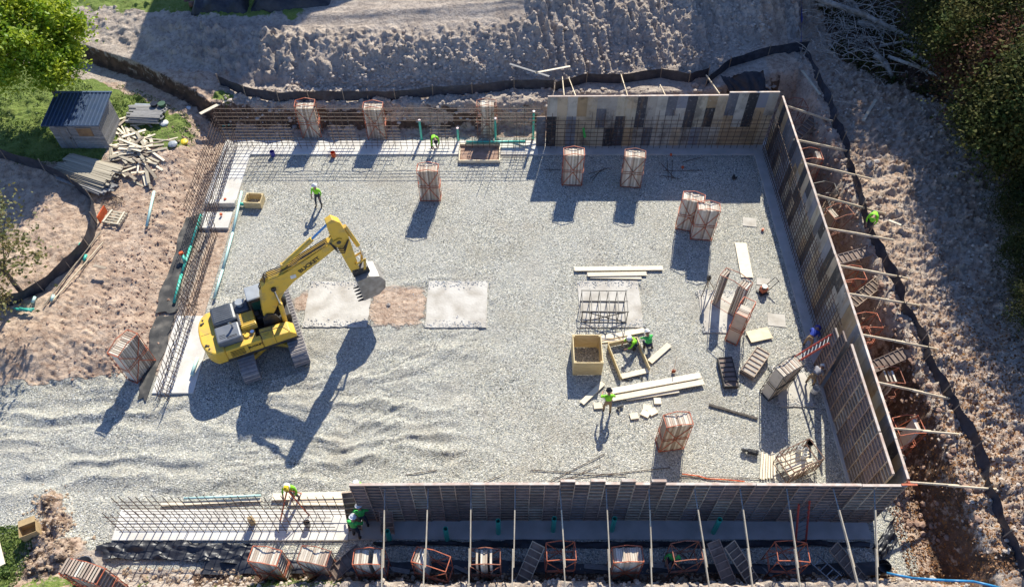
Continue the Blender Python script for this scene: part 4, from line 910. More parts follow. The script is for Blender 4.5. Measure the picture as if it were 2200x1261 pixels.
# ------------------------------------------------------------------ shed
def shed():
    z0 = 1.12; x0, x1, y0, y1 = -28.5, -25.45, 36.9, 39.25; zf, zb = z0 + 2.0, z0 + 2.25
    t = thing('garden_shed', 'weathered grey wooden shed with blue ribbed metal roof', 'shed', (x0, y0, z0)); W = x1 - x0; D = y1 - y0
    core = MB().box((W / 2, D / 2, .98), (W - .06, D - .06, 2.0)); core.build('wall', 'grey_wood', t)
    nb = 12
    for k in range(nb):
        z = 2.0 / nb * (k + .5)
        for nm, c, d in (('wall_board', (W / 2, -.0, z), (W, .035, 2.0 / nb - .012)), ('wall_board', (W, D / 2, z), (.035, D, 2.0 / nb - .012))):
            MB().box(c, d).build(nm, 'grey_wood', t)
    b = MB().prism([(0, 2.0), (D, 2.0), (D, 2.25)], 0, .04); g = b.build('gable', 'grey_wood', t, (W - .02, 0, 0)); g.rotation_euler = (0, 0, R(90))
    d = MB().box((0, 0, .88), (.72, .04, 1.72)).build('door', 'grey_wood', t, (.72, -.045, .02)); MB().box((.28, -.04, .9), (.04, .05, .14)).build('handle', 'dark_iron', d)
    for s in (-.2, .2): MB().box((s, -.028, .88), (.02, .012, 1.7)).build('door_batten', 'old_wood', d)
    wv = MB().box((2.05, -.03, 1.35), (.9, .04, .62)).build('window', 'plywood_brown', t)
    MB().box((2.05, -.055, 1.68), (1.0, .03, .05)).build('window_frame', 'old_wood', wv)
    r = MB(); sl = (zb - zf) / (D + .5); n = 15
    r.add([(-.25, -.3, 2.02), (W + .22, -.3, 2.02), (W + .22, D + .2, 2.3), (-.25, D + .2, 2.3), (-.25, -.3, 2.08), (W + .22, -.3, 2.08), (W + .22, D + .2, 2.36), (-.25, D + .2, 2.36)], [(0, 3, 2, 1), (4, 5, 6, 7), (0, 1, 5, 4), (1, 2, 6, 5), (2, 3, 7, 6), (3, 0, 4, 7)])
    r.build('roof', 'roof_blue', t)
    for k in range(n):
        x = -.2 + (W + .36) * k / (n - 1); MB().bar((x, -.3, 2.1), (x, D + .2, 2.38), .045, .05).build('roof_seam', 'roof_seam', t)
    MB().bar((-.27, D + .22, 2.37), (W + .25, D + .22, 2.37), .12, .09).build('ridge_cap', 'roof_seam', t)
mat('roof_seam', (.10, .15, .24), (.12, .16, .24), .35, 2, metal=.2)
shed()
# neighbouring house beyond the upper edge: its shade lies across the hill
def house():
    t = thing('neighbour_house', 'tall pale house standing beyond the top of the picture', 'house', (0, 0, 0))
    y = 60.5
    MB().box((-18.2, y + 4.5, 8.7), (8.2, 9, 13.2)).build('wall', 'brick_wall', t)
    MB().box((-10.8, y + 4.5, 7.0), (6.6, 9, 10.2)).build('wall', 'brick_wall', t)
    MB().prism([(-22.6, 15.3), (-13.8, 15.3), (-16.0, 17.3), (-18.4, 17.3)], y - .3, y + 9.3).build('roof', 'roof_blue', t); MB().prism([(-14.3, 12.1), (-7.3, 12.1), (-7.3, 12.4), (-14.3, 14.6)], y - .3, y + 9.3).build('roof', 'roof_blue', t)
    for k in range(3):
        for z in (5, 9): MB().box((-21 + 2.6 * k, y - .03, z), (1.1, .08, 1.5)).build('window', 'glass_dark', t)
house()
# dark covered things at the hill top edge
def covered(label, x0, x1, y, z, seed):
    b = MB(); nx, ny = 30, 10; r = random.Random(seed)
    for j in range(ny + 1):
        for i in range(nx + 1):
            u, v = i / nx, j / ny; e = min(1, u * 9, (1 - u) * 9) * math.sin(v * math.pi) ** .5; b.v.append((x0 + (x1 - x0) * u, y + v * 2.2, z + e * (.9 + .25 * math.sin(u * 14 + seed) + .1 * r.random()) - .1 + (0 if v not in (0, 1) else -.2)))
    for j in range(ny):
        for i in range(nx): q = j * (nx + 1) + i; b.f.append((q, q + 1, q + nx + 2, q + nx + 1)); b.m.append(0)
    tag(b.build('covered_pile', 'poly_black', None, smooth=True), label, 'covered pile')
covered('black tarp covered pile at the top edge above the hill', -22.6, -18.6, 48.3, gz(-21, 49), 2); covered('second black covered pile right of the first at the top edge', -18.4, -12.4, 48.6, gz(-16, 49.5), 5)
for i, (x, y) in enumerate([(385, 3), (395, 8)]): lpipe(['upper rusty barrel end beside the covered pile', 'lower rusty barrel end beside the covered pile'][i], [G(x + 12, y + 2, 3.2 + .3 * i), G(x + 25, y + 1, 3.2 + .3 * i)], 'rust_steel', .22, 'barrel', 'steel_barrel', 12)

# ------------------------------------------------------------------ excavator
def excavator():
    az = R(24); t = thing('excavator', 'yellow tracked excavator with lettered boom reaching over the gravel', 'excavator', (-12.95, 23.05, 0.0), az)
    TR = R(-67) - az
    # undercarriage
    for side in (-1, 1):
        tr = bpy.data.objects.new('track', None); C.objects.link(tr); tr.parent = t; tr.rotation_euler = (0, 0, TR); n_ = side * 1.28
        fr = MB().box((0, n_, .48), (3.6, .45, .5)); 
        for e in (-1, 1): fr.tube((e * 1.95, n_ - .22, .48), (e * 1.95, n_ + .22, .48), .4, n=18)
        for k in range(6): fr.tube((-1.4 + .56 * k, n_ - .2, .18), (-1.4 + .56 * k, n_ + .2, .18), .13, n=10)
        fr.build('track_frame', 'dark_iron', tr)
        shoe = MB().box((0, 0, 0), (.192, .82, .035)).box((0, 0, .035), (.03, .82, .05)).box((-.06, 0, .028), (.02, .82, .03)).mesh('track_shoe', 'track_steel')
        per = []; Lt = 3.9; rr = .46; nS = 52; tot = 2 * Lt + 2 * math.pi * rr
        for k in range(nS):
            s = tot * k / nS
            if s < Lt: x = -Lt / 2 + s; z = .48 + rr; a = 0
            elif s < Lt + math.pi * rr: q = (s - Lt) / rr; x = Lt / 2 + rr * math.sin(q); z = .48 + rr * math.cos(q); a = q
            elif s < 2 * Lt + math.pi * rr: x = Lt / 2 - (s - Lt - math.pi * rr); z = .48 - rr; a = math.pi
            else: q = (s - 2 * Lt - math.pi * rr) / rr; x = -Lt / 2 - rr * math.sin(q); z = .48 - rr * math.cos(q); a = math.pi + q
            inst(shoe, 'track_shoe', tr, (x, n_, z), (0, a, 0))
    uc = MB().box((0, 0, .6), (1.6, 1.9, .4)).tube((0, 0, .7), (0, 0, 1.12), .75, n=24); o = uc.build('undercarriage', 'yellow_worn', t, bevel=.03); o.rotation_euler = (0, 0, TR)
    for s in (-1, 1):
        o = MB().bar((s * .5, 0, .55), (s * 1.2, 1.2, .5), .3, .3).bar((s * .5, 0, .55), (s * 1.2, -1.2, .5), .3, .3).build('leg', 'yellow_worn', t); o.rotation_euler = (0, 0, TR)
    # house deck
    o = MB().prism([(-2.5, 1.12), (1.5, 1.12), (1.5, 1.32), (-2.5, 1.32)], -1.36, 1.36).build('deck', 'dark_iron', t, bevel=.02)
    # counterweight: rounded rear
    b = MB(); n = 14; pr = []
    for k in range(n + 1): a = -1 + 2 * k / n; pr.append((-2.55 - .52 * (1 - abs(a) ** 3.0) ** .9, a * 1.37))
    pts = pr + [(-2.05, 1.37), (-2.05, -1.37)]; k = len(pts)
    b.add([(x, y, 1.15) for x, y in pts] + [(x, y, 2.1) for x, y in pts], [tuple(range(k)), tuple(range(2 * k - 1, k - 1, -1))] + [(i, (i + 1) % k, k + (i + 1) % k, k + i) for i in range(k)])
    o = b.build('counterweight', 'yellow', t, bevel=.08)
    for y in (-.7, .7): MB().box((-2.82, y, 2.12), (.12, .08, .08)).build('lifting_eye', 'dark_iron', t)
    for y in (-.95, -.75, .75, .95): MB().tube((-2.72, y, 2.09), (-2.72, y, 2.13), .05, n=10).build('bolt', 'dark_iron', t)
    MB().box((-2.72, 0, 2.09), (.5, .02, .03)).build('seam', 'dark_iron', t)
    # engine hoods
    hb = MB().box((-1.65, .68, 2.22), (1.2, 1.2, .55)); hb.build('engine_hood', 'hood_grey', t, bevel=.14)
    for k in range(8): MB().box((-1.68, .22 + .13 * k, 2.5), (.8, .03, .02)).build('hood_rib', 'hood_grey', t)
    o = MB().box((-1.65, -.55, 2.18), (1.2, 1.02, .5)).build('engine_hood', 'hood_grey2', t, bevel=.08)
    for k in range(3): MB().box((-1.95 + .0, -.85 + .0 + .1 * k, 2.435), (.3, .02, .01)).build('hood_slot', 'black_paint', t)
    for k in range(2): MB().box((-1.5, -.92 + .08 * k, 2.435), (.5, .03, .012)).build('hood_slot', 'black_paint', t)
    MB().path([(-1.35, -.35, 2.4), (-1.35, -.35, 2.75), (-1.45, -.38, 2.86)], .06, 10).build('exhaust', 'chrome', t)
    # body boxes
    MB().prism([(-2.05, 1.32), (-.25, 1.32), (-.25, 2.02), (-2.05, 2.02)], -1.37, -1.07).build('side_panel', 'yellow', t, bevel=.03)
    MB().prism([(-2.05, 1.32), (-.9, 1.32), (-.9, 2.0), (-2.05, 2.0)], 1.07, 1.37).build('side_panel', 'yellow', t, bevel=.03)
    MB().box((-1.25, -.02, 1.66), (1.6, 2.1, .66)).build('machine_deck', 'yellow_worn', t, bevel=.02)
    tk = MB().box((-.62, -.02, 2.1), (.78, .95, .4)).build('fuel_tank', 'yellow', t, bevel=.05)
    for k in range(7): MB().box((-.62, -.4 + .13 * k, 2.31), (.7, .04, .03)).build('tank_rib', 'yellow_worn', t)
    MB().prism([(-.24, 1.32), (1.45, 1.32), (1.45, 1.55), (1.2, 1.85), (-.24, 1.95)], -1.37, -.62).build('toolbox', 'yellow', t, bevel=.04)
    MB().box((.4, -.98, 1.93), (.02, .74, .03)).build('seam', 'dark_iron', t)
    MB().tube((.05, -1.0, 1.93), (.05, -1.0, 1.96), .14, n=16).build('filler_cap', 'yellow_worn', t); MB().tube((-.55, -.75, 2.0), (-.55, -.75, 2.12), .1, n=14).build('filler_cap', 'chrome', t)
    for k in range(2): MB().tube((-.95 + .1 * k, -.62 - .2 * k, 2.0), (-.95 + .1 * k, -.62 - .2 * k, 2.08), .14, n=16).build('filler_cap', 'yellow', t)
    for k in range(5): MB().box((-1.5, -1.385, 1.45 + .1 * k), (.7, .01, .035)).build('vent_slot', 'black_paint', t)
    for x in (-.95, -.24, .4): MB().box((x, -1.375, 1.66), (.015, .02, .62)).build('seam', 'dark_iron', t)
    # box behind the cab with pre-cleaner
    MB().box((-.72, .92, 1.95), (.75, .85, .9)).build('air_box', 'hood_grey', t, bevel=.1); MB().tube((-.72, .92, 2.4), (-.72, .92, 2.6), .17, n=18).tube((-.72, .92, 2.6), (-.72, .92, 2.66), .21, n=18).build('air_cleaner', 'cab_roof', t)
    # cab
    cb = MB().prism([(-.28, 1.32), (1.42, 1.32), (1.5, 2.2), (1.1, 2.96), (-.28, 2.96)], .48, 1.36); cab = cb.build('cab', 'dark_iron', t, bevel=.03)
    MB().add([(1.44, .55, 1.5), (1.44, 1.29, 1.5), (1.52, 1.29, 2.2), (1.52, .55, 2.2)], [(0, 1, 2, 3)]).add([(1.52, .55, 2.22), (1.52, 1.29, 2.22), (1.14, 1.29, 2.9), (1.14, .55, 2.9)], [(0, 1, 2, 3)]).build('windscreen', 'glass_dark', cab)
    for a, b_ in ((-.15, .5), (.58, 1.25)): MB().box(((a + b_) / 2, .474, 2.3), (b_ - a, .012, .9)).build('side_window', 'glass_green', cab)
    MB().box((.42, .92, 3.0), (1.45, .92, .1)).build('cab_roof', 'cab_roof', t, bevel=.05)
    MB().box((1.0, .92, 3.06), (.3, .75, .04)).build('roof_hatch', 'glass_dark', t)
    MB().box((.9, .1, 1.62), (1.2, .75, .5)).build('boom_bracket', 'dark_iron', t, bevel=.04)
    for s in (-.33, .33): MB().prism([(.0, 1.3), (1.1, 1.3), (.8, 2.3), (.42, 2.55), (.15, 2.3)], s - .04, s + .04).build('boom_bracket', 'dark_iron', t)
    for k in range(9): MB().path([(.1 + .09 * k, -.3 + .08 * (k % 4), 1.55), (.3 + .1 * k, -.2 + .09 * (k % 5), 1.95 + .05 * (k % 3)), (.75 + .06 * k, -.1 + .05 * k, 1.7)], .025, 5).build('hydraulic_hose', 'black_plastic', t)
    MB().box((.1, .25, 1.7), (.5, .4, .5)).box((-.1, .3, 2.0), (.25, .25, .3)).build('valve_block', 'dark_iron', t, bevel=.02)
    MB().box((-1.0, .1, 2.2), (.12, .9, .35)).build('bulkhead', 'dark_iron', t, bevel=.02)
    MB().path([(-.2, .44, 1.5), (-.2, .44, 3.0)], .02, 6).path([(1.3, 1.4, 1.6), (1.6, 1.5, 2.3)], .015, 5).build('mirror_bar', 'dark_iron', t); MB().box((1.62, 1.5, 2.4), (.04, .18, .28)).build('mirror', 'black_plastic', t)
    # handrail
    MB().path([(-.2, -1.3, 1.9), (-.2, -1.3, 2.5), (.9, -1.3, 2.4), (1.2, -1.3, 1.8)], .018, 6).build('handrail', 'dark_iron', t)
    # boom
    boom = [(.28, 2.12), (.62, 2.12), (1.2, 3.05), (1.6, 3.65), (2.2, 4.16), (4.95, 5.74), (4.88, 6.0), (4.6, 6.03), (1.9, 4.94), (1.1, 4.86), (.68, 4.5), (.42, 3.6), (.22, 2.4)]
    bm_ = MB().prism(boom, -.26, .26).build('boom', 'yellow', t, bevel=.025)
    MB().tube((1.16, -.36, 4.15), (1.16, .36, 4.15), .13, n=16).build('boom_pin', 'dark_iron', t); MB().tube((.45, -.4, 2.35), (.45, .4, 2.35), .1, n=14).build('boom_pin', 'dark_iron', t)
    for k in range(4): MB().path([(.55 + .1 * k, .12 - .1 * k, 3.2), (.52 + .06 * k, .12 - .1 * k, 4.2), (1.0, .14 - .1 * k, 5.0), (2.0, .16 - .1 * k, 5.12), (4.3, .16 - .1 * k, 6.0)], .025, 6).build('hydraulic_hose', 'black_plastic', t)
    MB().path([(1.8, -.2, 5.03), (3.2, -.2, 5.55), (4.4, -.2, 6.02)], .03, 6).build('hydraulic_pipe', 'yellow_worn', t)
    # boom cylinders
    for s in (-.42, .42):
        c = MB().tube((1.12, s, 1.6), (1.2, s, 3.1), .12, n=14).build('boom_cylinder', 'yellow', t); MB().tube((1.2, s, 3.1), (1.16, s, 4.15), .055, n=10).build('rod', 'chrome', c)
    # arm cylinder
    c = MB().tube((1.95, 0, 5.25), (3.65, 0, 6.42), .13, n=14).build('arm_cylinder', 'yellow', t); MB().tube((3.65, 0, 6.42), (4.55, 0, 7.08), .06, n=10).build('rod', 'blue_rod', c)
    MB().prism([(1.8, 4.9), (2.2, 5.05), (2.02, 5.4), (1.88, 5.4)], -.1, .1).build('cylinder_bracket', 'yellow_worn', c)
    # arm
    arm = [(4.48, 7.3), (4.8, 7.45), (5.12, 7.1), (5.35, 6.1), (5.5, 3.5), (5.3, 3.3), (5.05, 3.4), (4.72, 5.4), (4.62, 5.9), (4.5, 6.6)]
    MB().prism(arm, -.2, .2).build('arm', 'yellow', t, bevel=.025)
    MB().tube((4.82, -.3, 5.92), (4.82, .3, 5.92), .11, n=14).build('arm_pin', 'dark_iron', t)
    for s in (-.24, .24):
        MB().prism([(4.5, 5.6), (4.95, 5.7), (5.0, 6.05), (4.85, 6.15), (4.5, 6.05)], s - .03, s + .03).build('arm_bracket', 'yellow_worn', t)
    for k in range(3): MB().path([(4.4, -.24 - .03 * k, 6.05), (4.65, -.33 - .03 * k, 5.6 - .12 * k), (4.95, -.33 - .03 * k, 5.45 - .12 * k), (5.3, -.25 - .02 * k, 5.9)], .028, 6).build('hydraulic_hose', 'black_plastic', t)
    # bucket cylinder and linkage
    c = MB().tube((5.3, 0, 6.6), (5.72, 0, 5.0), .11, n=14).build('bucket_cylinder', 'yellow', t); MB().tube((5.72, 0, 5.0), (5.86, 0, 4.2), .05, n=10).build('rod', 'chrome', c)
    for s in (-.27, .27):
        MB().bar((5.32, s, 3.95), (5.88, s, 4.15), .12, .04, up=(0, 1, 0)).build('linkage', 'yellow_worn', t); MB().bar((5.86, s, 4.2), (5.72, s, 3.3), .12, .04, up=(0, 1, 0)).build('linkage', 'yellow_worn', t)
    MB().tube((5.3, -.3, 3.42), (5.3, .3, 3.42), .08, n=12).tube((5.74, -.3, 3.32), (5.74, .3, 3.32), .08, n=12).build('bucket_pin', 'dark_iron', t)
    MB().prism([(5.1, 3.55), (5.95, 3.45), (6.0, 3.05), (5.1, 2.98)], -.22, .22).build('quick_coupler', 'dark_iron', t, bevel=.03)
    # bucket: open shell
    outer = [(5.15, 2.98), (5.85, 3.08), (6.35, 2.85), (6.62, 2.35), (6.55, 1.8), (6.15, 1.42), (5.3, 1.3)]
    b = MB(); hw = .56; n = len(outer); th = .05
    inn = [(5.15, 2.92), (5.84, 3.02), (6.3, 2.8), (6.56, 2.35), (6.5, 1.84), (6.13, 1.48), (5.3, 1.36)]
    b.add([(x, -hw, z) for x, z in outer] + [(x, hw, z) for x, z in outer] + [(x, -hw + .04, z) for x, z in inn] + [(x, hw - .04, z) for x, z in inn],
          [(i, i + 1, n + i + 1, n + i) for i in range(n - 1)] + [(2 * n + i, 3 * n + i, 3 * n + i + 1, 2 * n + i + 1) for i in range(n - 1)] + [(0, n, 3 * n, 2 * n), (n - 1, 3 * n - 1, 4 * n - 1, 2 * n - 1)])
    for s in (0, 1):
        o_ = [s * n + i for i in range(n)]; q = [(2 + s) * n + i for i in range(n)]; f0 = len(b.v); cx = (5.22, (-hw, hw)[s], 2.1); 
        b.v.append(cx); b.v.append((5.22, (-hw + .04, hw - .04)[s], 2.1))
        for i in range(n - 1): b.f += [(o_[i], o_[i + 1], f0), (q[i], f0 + 1, q[i + 1])]; b.m += [0, 0]
        b.f += [(o_[0], f0, f0 + 1, q[0]), (o_[-1], q[-1], f0 + 1, f0)]; b.m += [0, 0]
    me = bpy.data.meshes.new('bucket'); me.from_pydata(b.v, [], b.f); me.materials.append(MATS['bucket_steel']); bk = bpy.data.objects.new('bucket', me); C.objects.link(bk); bk.parent = t
    for k in range(5):
        y = -.46 + .23 * k; MB().add([(5.35, y - .06, 1.28), (5.35, y + .06, 1.28), (5.35, y + .06, 1.4), (5.35, y - .06, 1.4), (4.98, y - .025, 1.3), (4.98, y + .025, 1.3), (4.98, y + .025, 1.34), (4.98, y - .025, 1.34)], [(0, 1, 2, 3), (4, 7, 6, 5), (0, 4, 5, 1), (1, 5, 6, 2), (2, 6, 7, 3), (3, 7, 4, 0)]).build('tooth', 'dark_iron', bk)
    # lettering
    def text(s, size, loc, rot, par, m='black_paint'):
        cu = bpy.data.curves.new('lettering', 'FONT'); cu.body = s; cu.size = size; cu.extrude = .004; cu.align_x = 'CENTER'; cu.align_y = 'CENTER'; cu.offset = .012 * size / .4
        cu.materials.append(MATS[m]); o = bpy.data.objects.new('lettering', cu); C.objects.link(o); o.parent = par; o.location = loc; o.rotation_euler = rot
        me = bpy.data.meshes.new_from_object(o.evaluated_get(bpy.context.evaluated_depsgraph_get())); n = bpy.data.objects.new('lettering', me); C.objects.link(n); n.parent = par; n.location = loc; n.rotation_euler = rot; bpy.data.objects.remove(o); n.name = 'lettering'; return n
    sl = math.atan2(6.02 - 4.98, 4.7 - 1.9)
    text('BUCKET', .34, (3.15, -.267, 5.02), (R(90), -R(27), 0), t) ; text('BUCKET', .2, (-.6, -1.383, 1.72), (R(90), 0, 0), t)
    MB().box((2.25, -.265, 4.55), (.28, .008, .24)).build('decal', 'white_paint', t)
mat('hood_grey2', (.13, .145, .17), (.17, .18, .2), .45, 3); mat('glass_green', (.02, .10, .07), (.02, .06, .05), .06, 3)
excavator()

# ------------------------------------------------------------------ people
HB = {}
def body_mesh(pose, shirt, pants):
    key = (pose, shirt, pants)
    if key in HB: return HB[key]
    # z up, facing +y; metres
    if pose == 'stand': J = dict(pel=(0, 0, .95), che=(0, .03, 1.3), nek=(0, .03, 1.5), hd=(0, .05, 1.62), top=(0, .06, 1.74), hl=(-.1, 0, .9), kl=(-.12, .05, .5), al=(-.13, 0, .1), tl=(-.14, .17, .04), hr=(.1, 0, .9), kr=(.15, .1, .5), ar=(.17, .12, .1), tr=(.19, .28, .04), sl=(-.2, .02, 1.42), el=(-.3, .02, 1.14), wl=(-.26, .2, .95), sr=(.2, .02, 1.42), er=(.3, .03, 1.14), wr=(.24, .22, .98))
    elif pose == 'bend': J = dict(pel=(0, -.15, .88), che=(0, .2, 1.05), nek=(0, .42, 1.08), hd=(0, .52, 1.04), top=(0, .62, 1.0), hl=(-.1, -.12, .85), kl=(-.15, -.02, .48), al=(-.15, -.1, .1), tl=(-.16, .07, .04), hr=(.1, -.12, .85), kr=(.15, .05, .48), ar=(.16, 0, .1), tr=(.17, .17, .04), sl=(-.18, .36, 1.08), el=(-.25, .42, .78), wl=(-.15, .5, .5), sr=(.18, .36, 1.08), er=(.25, .42, .78), wr=(.16, .55, .5))
    elif pose == 'crouch': J = dict(pel=(0, -.1, .36), che=(0, .12, .66), nek=(0, .26, .82), hd=(0, .34, .9), top=(0, .42, .97), hl=(-.11, -.08, .34), kl=(-.2, .28, .46), al=(-.18, .0, .1), tl=(-.19, .18, .04), hr=(.11, -.08, .34), kr=(.2, .3, .3), ar=(.18, -.15, .09), tr=(.18, .0, .04), sl=(-.2, .2, .76), el=(-.28, .38, .52), wl=(-.18, .55, .32), sr=(.2, .2, .76), er=(.3, .36, .52), wr=(.2, .56, .3))
    else: J = dict(pel=(0, 0, .93), che=(0, .08, 1.28), nek=(0, .14, 1.46), hd=(0, .2, 1.57), top=(0, .25, 1.68), hl=(-.1, 0, .9), kl=(-.14, .1, .5), al=(-.15, 0, .1), tl=(-.16, .17, .04), hr=(.1, 0, .9), kr=(.14, .02, .5), ar=(.15, -.12, .1), tr=(.16, .04, .04), sl=(-.2, .1, 1.4), el=(-.32, .2, 1.14), wl=(-.22, .45, 1.06), sr=(.2, .1, 1.4), er=(.33, .18, 1.12), wr=(.26, .42, .98))
    E = [('pel', 'che'), ('che', 'nek'), ('nek', 'hd'), ('hd', 'top'), ('pel', 'hl'), ('hl', 'kl'), ('kl', 'al'), ('al', 'tl'), ('pel', 'hr'), ('hr', 'kr'), ('kr', 'ar'), ('ar', 'tr'), ('che', 'sl'), ('sl', 'el'), ('el', 'wl'), ('che', 'sr'), ('sr', 'er'), ('er', 'wr')]
    Rr = dict(pel=.15, che=.165, nek=.062, hd=.095, top=.085, hl=.1, hr=.1, kl=.065, kr=.065, al=.05, ar=.05, tl=.045, tr=.045, sl=.075, sr=.075, el=.048, er=.048, wl=.034, wr=.034)
    names = list(J); vs = [Vector(J[k]) for k in names]; rad = [Rr[k] for k in names]; es = [(names.index(a), names.index(b)) for a, b in E]; reg = {k: k for k in names}
    # hands: palm and five bent fingers
    for s, sg in (('l', -1), ('r', 1)):
        wi = names.index('w' + s); wv = vs[wi]; d = (wv - vs[names.index('e' + s)]).normalized(); sd_ = Vector((sg, 0, 0)); pi = len(vs); vs.append(wv + d * .08); rad.append(.034); es.append((wi, pi)); names.append('p' + s)
        for f in range(4):
            a = vs[pi] + sd_ * (.033 - .022 * f); q = a + d * (.045 - .006 * abs(f - 1)); q2 = q + d * .02 + Vector((0, .01, -.03))
            i0 = len(vs); vs += [q, q2]; rad += [.009, .008]; names += ['f', 'f']; es += [(pi, i0), (i0, i0 + 1)]
        i0 = len(vs); vs += [wv + d * .05 - sd_ * .04, wv + d * .08 - sd_ * .055]; rad += [.011, .009]; names += ['f', 'f']; es += [(wi, i0), (i0, i0 + 1)]
    me = bpy.data.meshes.new('person'); me.from_pydata([tuple(v) for v in vs], es, []); o = bpy.data.objects.new('tmp', me); C.objects.link(o)
    sk = o.modifiers.new('skin', 'SKIN'); sv = me.skin_vertices[0].data
    for i, r in enumerate(rad): sv[i].radius = (r, r * (.8 if names[i] in ('che', 'pel') else 1))
    sv[0].use_root = True; sb = o.modifiers.new('sub', 'SUBSURF'); sb.levels = 1; sb.render_levels = 1
    dg = bpy.context.evaluated_depsgraph_get(); ev = o.evaluated_get(dg); m2 = bpy.data.meshes.new_from_object(ev); m2.materials.clear()
    for k in (shirt, pants, 'skin', 'boot'): m2.materials.append(MATS[k])
    region = dict(pel=1, che=0, nek=2, hd=2, top=2, hl=1, hr=1, kl=1, kr=1, al=3, ar=3, tl=3, tr=3, sl=0, sr=0, el=0, er=0, wl=2, wr=2, pl=2, pr=2, f=2)
    for p in m2.polygons:
        c = p.center; bi = min(range(len(vs)), key=lambda i: (vs[i] - c).length - rad[i] * .9); p.material_index = region[names[bi]]; p.use_smooth = True
    bpy.data.objects.remove(o); m2.name = 'person'; HB[key] = (m2, Vector(J['hd']), Vector(J['top'])); return HB[key]
def person(label, px, py, zf, pose, rz, shirt, pants='jeans', hat='hat_white', tool=None):
    me, hd, tp = body_mesh(pose, shirt, pants); p = G(px, py, zf); z = zf if zf else max(gz(p.x, p.y), .0)
    t = thing('person', label, 'person', (p.x, p.y, z), R(rz)); b = inst(me, 'body', t)
    b.scale = (1.05, 1.05, 1.03)
    ax = (tp - hd).normalized(); q = ax.to_track_quat('Z', 'Y').to_matrix()
    if hat:
        h = MB()
        for k in range(4):
            a0, a1 = k * math.pi / 8, (k + 1) * math.pi / 8
            h.tube((0, 0, .14 * math.sin(a0)), (0, 0, .14 * math.sin(a1)), .14 * math.cos(a0), .14 * math.cos(a1) + .001, 14, caps=(k == 3))
        h.tube((0, .03, -.012), (0, .03, .006), .175, .165, 14); h.v = [tuple(q @ Vector(v) + tp * 1.03 + ax * -.0) for v in h.v]; h.build('hard_hat', hat, t, smooth=True)
    fc = MB(); fw = q @ Vector((0, .1, 0)) if pose == 'stand' else q @ Vector((0, .1, 0)); c = hd * 1.03 + fw
    fc.box(c + Vector((0, 0, 0)), (.02, .04, .04)); fc.build('nose', 'skin', t)
    for s in (-1, 1): MB().box(hd * 1.03 + Vector((s * .1, 0, 0)), (.02, .05, .06)).build('ear', 'skin', t)
    if shirt in ('hiviz', 'green_shirt') and pose == 'stand': MB().bar((-.13, .02, 1.0), (.13, .02, 1.0), .3, .05, up=(0, 1, 0)).build('tool_belt', 'boot', t)
    return t
person('worker in bright green shirt and white hat standing on open gravel', 688, 443, 0, 'stand', 165, 'hiviz', 'jeans')
person('worker in yellow green bending over the back footing rebar', 933, 318, .1, 'bend', 200, 'hiviz', 'jeans', 'black_plastic')
person('left of two crouching green clad workers at the timber frame', 1362, 745, 0, 'crouch', 110, 'hiviz', 'jeans', 'hat_white')
person('right of two crouching green clad workers at the timber frame', 1392, 748, 0, 'crouch', 20, 'green_shirt', 'jeans', 'hat_white')
person('worker in green shirt and tan trousers beside the long planks', 1303, 885, 0, 'reach', 5, 'hiviz', 'tan_pants', 'black_plastic')
person('worker in blue shirt bending by the right wall above the ladder', 1732, 745, .05, 'bend', -40, 'blue_shirt', 'tan_pants', 'blue_plastic')
person('worker in grey shirt bending beside the white bucket', 1738, 826, .05, 'bend', -50, 'grey_shirt', 'tan_pants', 'hat_white')
person('worker in bright green on the sandy bank beside the fence', 1866, 484, 2.6, 'bend', 150, 'hiviz', 'jeans', 'hiviz')
person('worker in white hat standing behind the orange tripod', 637, 1068, 0.05, 'reach', 175, 'hiviz', 'jeans')
person('worker in white hat at the left end of the front wall top', 782, 1062, .05, 'reach', 160, 'hiviz', 'jeans')
person('upper of two green workers outside the front wall end', 786, 1128, 0.05, 'reach', 20, 'green_shirt', 'jeans', 'hat_grey') if 'hat_grey' in MATS else person('upper of two green workers outside the front wall end', 784, 1128, .05, 'reach', 10, 'green_shirt', 'jeans')
person('lower of two green workers outside the front wall end', 768, 1152, .05, 'reach', -10, 'green_shirt', 'jeans')
person('worker in green shirt down in the shaded front trench', 1436, 1216, -.2, 'stand', 170, 'green_shirt', 'jeans', None)

# ------------------------------------------------------------------ ladders, tripod, buckets and small gear
def ladder(label, a, b, wd=.5, m='red_rail', rung='cab_roof', name='ladder'):
    a = Vector(a); b = Vector(b); d = b - a; u = d.normalized(); s = u.cross(Vector((0, 0, 1))).normalized() * wd / 2; t = thing(name, label, 'ladder', a)
    for k in (-1, 1): MB().bar(s * k, d + s * k, .09, .04, up=s).build('rail', m, t)
    n = int(d.length / .3); me = MB().bar(-s, s, .032).mesh('rung', rung)
    for i in range(n): inst(me, 'rung', t, u * (.2 + .3 * i))
    return t
mat('red_rail', (.62, .09, .06), (.45, .07, .05), .5, 5); mat('dark_rail', (.30, .07, .05), (.2, .05, .04), .5, 5)
ladder('red ladder leaning against the inner form wall', G(1700, 778, .05), G(1783, 728, 2.9), .55)
ladder('red ladder in shade against the outside of the front wall', (*G(1722, 1172, 0)[:2], -.2), G(1728, 1078, 2.5), .55, 'red_rail', 'grey_steel')
ladder('grey ladder lying on the bank at the right end of the front trench', G(1748, 1200, 1.0), G(1800, 1245, 1.2), .5, 'grey_steel', 'grey_steel')
